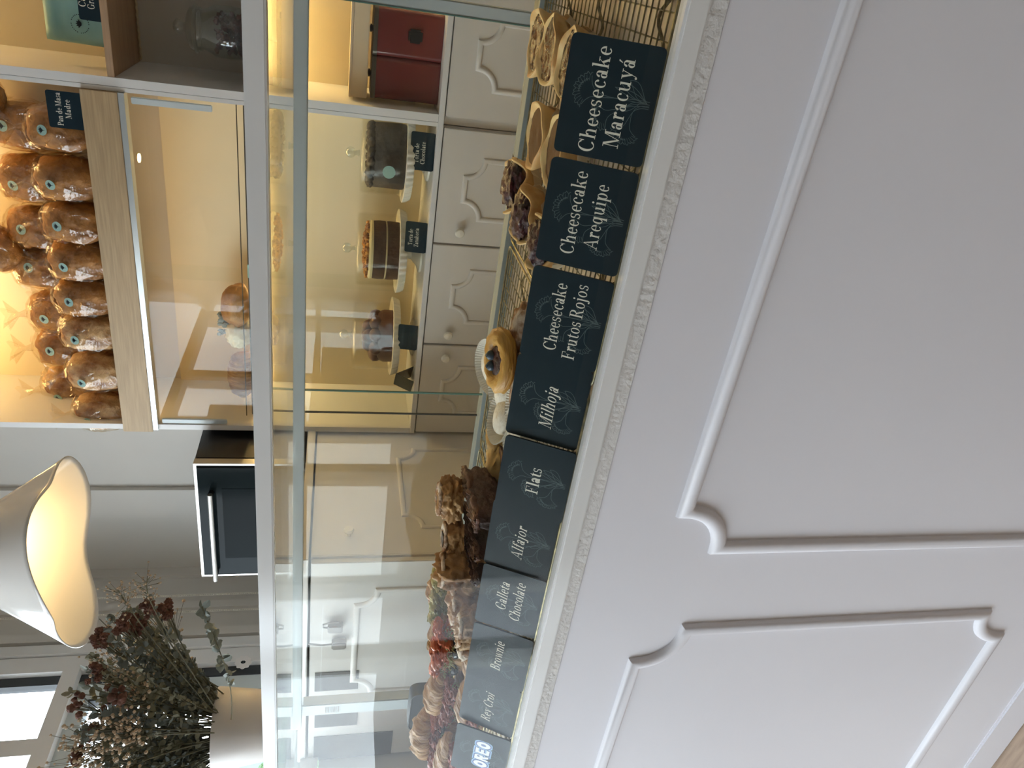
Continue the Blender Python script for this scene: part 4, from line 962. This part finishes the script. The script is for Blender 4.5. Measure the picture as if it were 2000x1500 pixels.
hf = dict(k=40, a0=pi, a1=2*pi)
def half(prof, nm, mt, rot=0):
    m = MB(); k = 40; n = len(prof); vs = []; a0, a1 = -.5*pi-1.9, -.5*pi+1.9
    for r, z in prof:
        vs += [(r*cos(a0+(a1-a0)*j/k), r*sin(a0+(a1-a0)*j/k), z) for j in range(k+1)]
    fs = [(i*(k+1)+j, i*(k+1)+j+1, (i+1)*(k+1)+j+1, (i+1)*(k+1)+j) for i in range(n-1) for j in range(k)]
    m.add(vs, fs+[tuple(i*(k+1) for i in range(n)), tuple(i*(k+1)+k for i in range(n))]+[tuple(range(k+1)), tuple((n-1)*(k+1)+j for j in range(k+1))])
    return m.build(nm, mt, t, False)
half([(.0, 0), (.096, 0), (.098, .03), (.097, .041), (.0, .041)], 'lower_sponge', 'sponge'); half([(.0, .0412), (.095, .0412), (.095, .046), (.0, .046)], 'cream_layer', 'cream')
half([(.0, .0462), (.097, .0462), (.098, .066), (.096, .086), (.0, .086)], 'upper_sponge', 'sponge'); half([(.0, .0862), (.097, .0862), (.098, .094), (.093, .1), (.0, .1)], 'cream_top', 'cream')
m = MB(); rnd = random.Random(5)
for i in range(170):
    a = rnd.uniform(0, 2*pi); r = .092*sqrt(rnd.random()); m.blob((r*cos(a), r*sin(a)*.98, .103+.012*(1-(r/.092)**2)*rnd.random()), rnd.uniform(.006, .010), 1, .3, 2, i)
o = m.build('orange_crumble', 'crumble', t, True); o['kind'] = 'stuff'
t = thing('rosette_cake', 'brown chocolate cake heaped with rosettes under the third cover', 'cake', (c3, CY, CZ))
MB().lathe([(.0, 0), (.093, 0), (.094, .03), (.085, .052), (.0, .06)], k=48).build('cake_body', 'ganache', t, True)
m = MB()
for (r, n, z, s) in ((.068, 9, .060, .026), (.030, 4, .082, .027)):
    for i in range(n):
        a = 2*pi*i/n+.3; m.blob((r*cos(a), r*sin(a), z), (s, s, s*.9), 3, .10, 3, i)
m.build('rosettes', 'ganache', t, True, angle=80)
q = P(826, 302, 2.335)
pc('dark card lettered Torta de Chocolate below the chocolate cake', [('Torta de', .058, .0135, -.006, .046), ('Chocolate', .066, .0135, -.004, .027)], q.x+.012, 2.318, 1.172, 14, 8, .112, .072, 0, group='dark price cards on the back shelves')
q = P(812, 461, 2.335)
pc('dark card lettered Torta de Zanahoria below the carrot cake', [('Torta de', .052, .0135, 0, .044), ('Zanahoria', .060, .0135, 0, .025)], q.x, 2.318, 1.172, 14, 10, .098, .068, 0, group='dark price cards on the back shelves')
q = P(798, 656, 2.335)
pc('dark card with faint reddish writing below the rosette cake', [], q.x, 2.318, 1.172, 14, 10, .088, .066, 0, group='dark price cards on the back shelves')
q = P(790, 742, 2.36)
t = thing('folded_card', 'black folded card standing askew at the left end of the niche', 'card', (q.x, 2.365, 1.1715)); t.rotation_euler = (0, 0, radians(-38))
MB().add([(-.05, -.03, 0), (.05, -.03, 0), (.05, 0, .062), (-.05, 0, .062), (.05, .03, 0), (-.05, .03, 0)], [(0, 1, 2, 3), (3, 2, 4, 5)]).build('board', 'card', t, False).modifiers.new('thickness', 'SOLIDIFY').thickness = .002

# ------------------------------------------------------------------ right bay goods
q0, q1 = P(788, 155, 2.40), P(790, 75, 2.40)
def tin(x, w_, label, hgt=.185):
    t = thing('storage_tin', label, 'storage tin', (x, 2.43, 1.1705), 'red storage tins')
    MB().prism(rrect(-w_/2, w_/2, -.075, .075, .015), 0, hgt).build('tin_body', 'red', t, True)
    MB().prism(rrect(-w_/2-.002, w_/2+.002, -.077, .077, .016), hgt-.0, hgt+.012).build('lid', 'lid', t, True)
    MB().lathe([(.008, hgt+.012), (.012, hgt+.018), (.0, hgt+.022)], k=16).build('lid_knob', 'steel', t, True)
    return t
tA = tin(P(790, 157, 2.36).x, .118, 'red storage tin standing next to the white upright')
tB = tin(P(790, 68, 2.36).x, .128, 'red storage tin with a black latch, right of the other tin')
MB().box(-.018, .018, -.083, -.0755, .06, .10, .006).build('latch', 'black', tB)
# kraft carton on the tins
t = thing('kraft_carton', 'flat tan carton lying across the tops of the red tins', 'carton', ((tA.location.x+tB.location.x)/2+.0, 2.44, 1.1705+.185+.022))
MB().box(-.125, .13, -.07, .08, .0005, .052, .002).build('box', 'beige', t)
MB().box(-.126, .131, -.071, .081, .045, .0525, .001).build('lid', 'beige', t)
# coffee bag
q = P(190, 45, 2.44)
t = thing('coffee_bag', 'teal coffee bag with dark label and round emblem on the walnut shelf', 'coffee bag', (P(150, 35, 2.43).x, 2.43, 2.0585)); t.rotation_euler = (0, 0, radians(4))
m = MB(); n, k = 16, 28
for i in range(n+1):
    f = i/n; z = .172*f; hw = .066-.004*f; hd = .036*(1-f)**.8+.002
    for j in range(k):
        a = 2*pi*j/k; e = .35
        cx = hw*(abs(cos(a))**e)*(1 if cos(a) >= 0 else -1); cy = hd*(abs(sin(a))**.8)*(1 if sin(a) >= 0 else -1)
        m.v.append((cx, cy+.004*noise.noise(Vector((cx*30, z*28, 1)))*(1 if f > .2 else .3)+.003*sin(z*160)*(f > .7), z))
m.f += [(i*k+j, i*k+(j+1) % k, (i+1)*k+(j+1) % k, (i+1)*k+j) for i in range(n) for j in range(k)]+[tuple(range(k-1, -1, -1)), tuple(n*k+j for j in range(k))]
m.build('pouch', 'teal', t, True, angle=80)
fcb = lambda a, b, h: Vector((a, -.0345+.026*b/.172-h-.004, b))
g = MB(); ec = (-.012, .078)
for i in range(28):
    a = 2*pi*i/28
    if i % 7 != 6: g.add([fcb(ec[0]+r_*cos(a+da), ec[1]+r_*sin(a+da), .003) for r_, da in ((.0215, 0), (.0215, .12), (.0235, .12), (.0235, 0))], [(0, 1, 2, 3)])
for i in range(5):
    a = radians(90+(i-2)*34); g.add([fcb(ec[0]+x_, ec[1]+y_, .003) for x_, y_ in ((0, -.004), (.005*cos(a+1.2), .005*sin(a+1.2)), (.012*cos(a), .012*sin(a)), (.005*cos(a-1.2), .005*sin(a-1.2)))], [(0, 1, 2, 3)])
g.build('emblem', 'navy', t, False)
q = P(172, 12, 2.335)
pc('dark card lettered Café Grano leaning on the teal coffee bag', [('Café', .040, .0185, -.012, .045), ('Grano', .050, .0185, -.010, .022)], P(185, 20, 2.33).x+.035, 2.335, 2.0590, 16, 3, .125, .066, 0, group='dark price cards on the back shelves')
# glass jar of dried fruit
q = P(430, 62, 2.44)
t = thing('glass_jar', 'lidded glass jar half full of dark dried fruit', 'jar', (q.x, 2.44, 1.7145))
MB().lathe([(.0, .001), (.058, .001), (.066, .008), (.070, .04), (.068, .085), (.056, .108), (.052, .118), (.058, .122), (.058, .128), (.050, .130), (.050, .118), (.054, .108), (.066, .085), (.068, .04), (.064, .010), (.056, .005), (.0, .005)], k=48, close=False).build('jar_body', 'jar', t, True, angle=60)
MB().lathe([(.050, .1305), (.063, .131), (.065, .137), (.058, .142), (.055, .150), (.040, .158), (.016, .163), (.012, .168), (.019, .178), (.020, .187), (.012, .195), (.0, .197)], k=40, close=False).build('lid', 'jar', t, True, angle=60)
m = MB(); rnd = random.Random(9)
for i in range(150):
    a = rnd.uniform(0, 6.28); r = .054*sqrt(rnd.random()); m.blob((r*cos(a), r*sin(a), .014+rnd.random()*.066), (rnd.uniform(.006, .011), .008, .007), 1, .4, 3, i)
m.build('dried_fruit', 'jarfruit', t, True)['kind'] = 'stuff'
W['twine'] = mat('bead_string', (.55, .45, .3), .6)
tag(MB().tube([(SL+.03+i*.01, 2.59-.0*i, 2.036-.002*(i % 2)) for i in range(60)], .004, 5).build('bead_garland', 'twine'), 'thin beaded string under the walnut shelf at the back', 'garland')

# ------------------------------------------------------------------ pendant lamp
lc = V(*(P(60, 1085, 1.40)))
lp = thing('pendant_lamp', 'white draped opal pendant lamp glowing warm inside', 'lamp', (lc.x, 1.40, H))
og = (lc.x, 1.40, H)
m = MB(); n, k = 26, 96; zt = 2.275
ctr = V((P(100, 918, 1.40).x+P(108, 1228, 1.40).x)/2, 1.40, 0)
for i in range(n+1):
    f = i/n; R0 = .036+(.215-.036)*f
    for j in range(k):
        a = 2*pi*j/k
        wv = 1+f*(.05*cos(2*a)-.13*cos(3*a)+.03*cos(5*a+2.4))
        z = zt-.262*f + f*f*(.010*cos(a+.4)-.009*cos(4*a+.6)+.006*cos(3*a+.6))
        m.v.append((ctr.x+R0*wv*cos(a), 1.40+R0*wv*.76*sin(a), z))
m.f += [(i*k+j, i*k+(j+1) % k, (i+1)*k+(j+1) % k, (i+1)*k+j) for i in range(n) for j in range(k)]+[tuple(range(k))]
o = m.build('lamp_shade', 'shade', lp, True, og, 80); so = o.modifiers.new('thickness', 'SOLIDIFY'); so.thickness = .003
MB().tube([(ctr.x, 1.40, zt+.0), (ctr.x, 1.40, H-.03)], .003, 8).build('cord', 'plate', lp, True, og)
MB().lathe([(.0, H-.03), (.05, H-.03), (.05, H-.001), (.0, H-.001)], (ctr.x, 1.40, 0), 24).build('ceiling_rose', 'plate', lp, True, og)
MB().lathe([(.016, zt-.07), (.018, zt-.03), (.018, zt-.001)], (ctr.x, 1.40, 0), 16).build('socket', 'plate', lp, True, og)
MB().blob((ctr.x, 1.40, zt-.11), .032, 3, 0).build('light_bulb', 'bulb', lp, True, og)

# ------------------------------------------------------------------ flower pot and dried bouquet on the case
vx = (P(408, 1365, 1.08).x+P(403, 1480, 1.08).x)/2; vy = 1.08; vz = ZT+.0065
rt = abs(P(408, 1365, 1.08).x-P(403, 1480, 1.08).x)/2*.87; zt = P(404, 1420, 1.0).z
t = thing('flower_pot', 'plain off white ceramic pot on the glass case', 'pot', (vx, vy, vz))
hh = zt-vz
MB().lathe([(.0, 0), (rt*.78, 0), (rt*.80, .004), (rt, hh-.003), (rt*.985, hh), (rt*.955, hh-.002), (rt*.78, .012), (.0, .012)], k=64, close=False).build('pot_body', 'ceramic', t, True, angle=50)
bq = thing('dried_bouquet', 'large bouquet of dried eucalyptus, rust flowers and pale seed heads in the white pot', 'bouquet', (vx, vy, vz+.012))
og = (vx, vy, vz+.012)
rnd = random.Random(12)
stems, leafA, leafB, rust, pale, sprig = MB(), MB(), MB(), MB(), MB(), MB()
def leaf(m, p, d, L, w_, seed):
    d = d.normalized(); s = d.cross(V(rnd.uniform(-1, 1), rnd.uniform(-1, 1), rnd.uniform(-1, 1)))
    if s.length < 1e-3: return
    s.normalize(); u = s.cross(d).normalized(); pts = []
    for (a, b, c) in ((0, 0, 0), (.25, .42, .12), (.6, .5, .16), (.9, .25, .06), (1, 0, -.05), (.9, -.25, .06), (.6, -.5, .16), (.25, -.42, .12), (.55, 0, -.02)):
        pts.append(p+d*L*a+s*w_*b+u*w_*c)
    m.add(pts, [(0, 1, 8), (1, 2, 8), (2, 3, 8), (3, 4, 8), (4, 5, 8), (5, 6, 8), (6, 7, 8), (7, 0, 8)])
mouth = V(vx, vy, zt)
nst = 150
for i in range(nst):
    a = rnd.uniform(0, 2*pi); r0 = rt*.62*sqrt(rnd.random()); b0 = mouth+V(r0*cos(a), r0*sin(a), -.05)
    sp = rnd.random()**.6
    # the spray is wide: leaning right towards the shelves, left out of view, towards and away from the viewer
    tip = mouth+V(.30*sp*cos(a)+.03, .22*sp*sin(a), .27*sqrt(max(0, 1-(sp*.72)**2))*rnd.uniform(.55, 1.0))
    mid = (b0+tip)/2+V(.0, .0, .05)+V(rnd.uniform(-.02, .02), rnd.uniform(-.02, .02), 0)
    path = [b0*(1-f)**2+mid*2*f*(1-f)+tip*f*f for f in [q/10 for q in range(11)]]
    stems.tube(path, [.0016-.0009*q/10 for q in range(11)], 5)
    kind = rnd.choice('EEEEEOOOPPPS')
    if i % 11 == 0: kind = 'R'
    if kind in 'EO':
        m = leafA if kind == 'E' else leafB
        for q in range(58):
            f = .24+.76*rnd.random(); ii = min(9, int(f*10)); p = path[ii].lerp(path[ii+1], f*10-ii)
            d = (path[ii+1]-path[ii]).normalized()+V(rnd.uniform(-1, 1), rnd.uniform(-1, 1), rnd.uniform(-.8, .8))*1.1
            leaf(m, p, d, rnd.uniform(.010, .018), rnd.uniform(.008, .014), q)
    elif kind == 'R':
        for q in range(9):
            p = tip+V(rnd.uniform(-.018, .018), rnd.uniform(-.018, .018), rnd.uniform(-.012, .008)); rust.blob(p, rnd.uniform(.005, .008), 2, .45, 7, q+i)
            stems.tube([path[8], p], .0007, 4)
        for q in range(12):
            f = .3+.5*rnd.random(); ii = min(9, int(f*10)); leaf(leafB, path[ii], V(rnd.uniform(-1, 1), rnd.uniform(-1, 1), .4), .018, .010, q)
    elif kind == 'P':
        for q in range(34):
            p = tip+V(rnd.gauss(0, .022), rnd.gauss(0, .020), rnd.gauss(-.015, .022)); pale.blob(p, rnd.uniform(.0024, .0042), 1, .1, 3, q)
            stems.tube([path[7], p], .0005, 3)
    else:
        for q in range(40):
            f = .55+.45*rnd.random(); ii = min(9, int(f*10)); p = path[ii]+V(rnd.gauss(0, .01), rnd.gauss(0, .01), rnd.gauss(0, .012)); sprig.blob(p, rnd.uniform(.0014, .0026), 1, .1, 3, q)
            if q % 2: stems.tube([path[ii], p], .0004, 3)
for (px, py, dy) in ((237, 1213, 0), (290, 1186, 0), (322, 1192, .02), (195, 1245, 0), (265, 1220, .02), (185, 1318, -.07), (180, 1425, -.08)):
    tip = P(px, py, 1.08+dy); b0 = mouth+V(rnd.uniform(-.02, .02), rnd.uniform(-.02, .02), -.05); mid = (b0+tip)/2+V(-.02, 0, .02)
    path = [b0*(1-f)**2+mid*2*f*(1-f)+tip*f*f for f in [q/10 for q in range(11)]]
    stems.tube(path, .0013, 5)
    for q in range(11):
        p = tip+V(rnd.uniform(-.015, .015), rnd.uniform(-.015, .015), rnd.uniform(-.010, .009)); rust.blob(p, rnd.uniform(.004, .0075), 3, .7, 9, q+px); stems.tube([path[8], p], .0007, 4)
    for q in range(26):
        ii = rnd.randrange(3, 9); leaf(leafB if q % 2 else leafA, path[ii], V(rnd.uniform(-1, 1), rnd.uniform(-1, 1), rnd.uniform(-.5, .8)), rnd.uniform(.014, .022), .012, q)
# two sprays that stand out on the right: a drooping eucalyptus and pale grasses above it
e0 = mouth+V(.02, -.02, -.03)
for (p1, p2, p3, kk) in ((P(470, 1330, 1.0), P(415, 1250, .98), P(395, 1185, .97), 1), (P(300, 1200, 1.05), P(270, 1150, 1.05), P(292, 1128, 1.05), 0), (P(260, 1215, 1.06), P(240, 1165, 1.06), P(228, 1150, 1.06), 0)):
    pts = [e0*(1-f)**3+p1*3*f*(1-f)**2+p2*3*f*f*(1-f)+p3*f**3 for f in [q/16 for q in range(17)]]
    stems.tube(pts, .0011, 5)
    if kk:
        for q in range(46):
            f = .35+.65*q/46; ii = min(15, int(f*16)); leaf(leafA, pts[ii].lerp(pts[ii+1], f*16-ii), V(rnd.uniform(-1, 1), rnd.uniform(-1, 1), rnd.uniform(-1, 1))+(pts[ii+1]-pts[ii]).normalized()*.4, .017, .014, q)
    else:
        for q in range(44):
            f = .7+.3*q/44; ii = min(15, int(f*16)); p = pts[ii]+V(rnd.gauss(0, .012), rnd.gauss(0, .012), rnd.gauss(0, .012)); sprig.blob(p, .0022, 1, .1, 3, q); stems.tube([pts[ii-1], p], .0004, 3)
for m, nm, mt in ((stems, 'stems', 'stem'), (leafA, 'eucalyptus_leaves', 'leaf'), (leafB, 'olive_leaves', 'leafb'), (rust, 'rust_flower_heads', 'rust'), (pale, 'pale_seed_heads', 'pale'), (sprig, 'fine_sprigs', 'pale')):
    m.build(nm, mt, bq, True, og)['kind'] = 'stuff'
# scalloped paper sticker on the window frame
q = PX(475, 1293, XL+.015)
t = thing('window_sticker', 'round scalloped paper sticker with dark flower emblem on window frame', 'sticker', (XL+.0125, q.y, q.z))
fs = lambda a, b, h: Vector((h, -a, b))
MB().prism([(.030*(1+.07*cos(9*2*pi*i/72))*cos(2*pi*i/72), .030*(1+.07*cos(9*2*pi*i/72))*sin(2*pi*i/72)) for i in range(72)], .0, .002, fs).build('paper_disc', 'ceramic', t, False)
g = MB()
for i in range(7):
    a = 2*pi*i/7; g.prism([(.004*cos(a)+.0036*cos(b), .0045*sin(a)*1.3+.0036*sin(b)) for b in [2*pi*k/8 for k in range(8)]], .0021, .0024, fs)
g.build('emblem', 'navy', t, False)
bpy.context.view_layer.update()
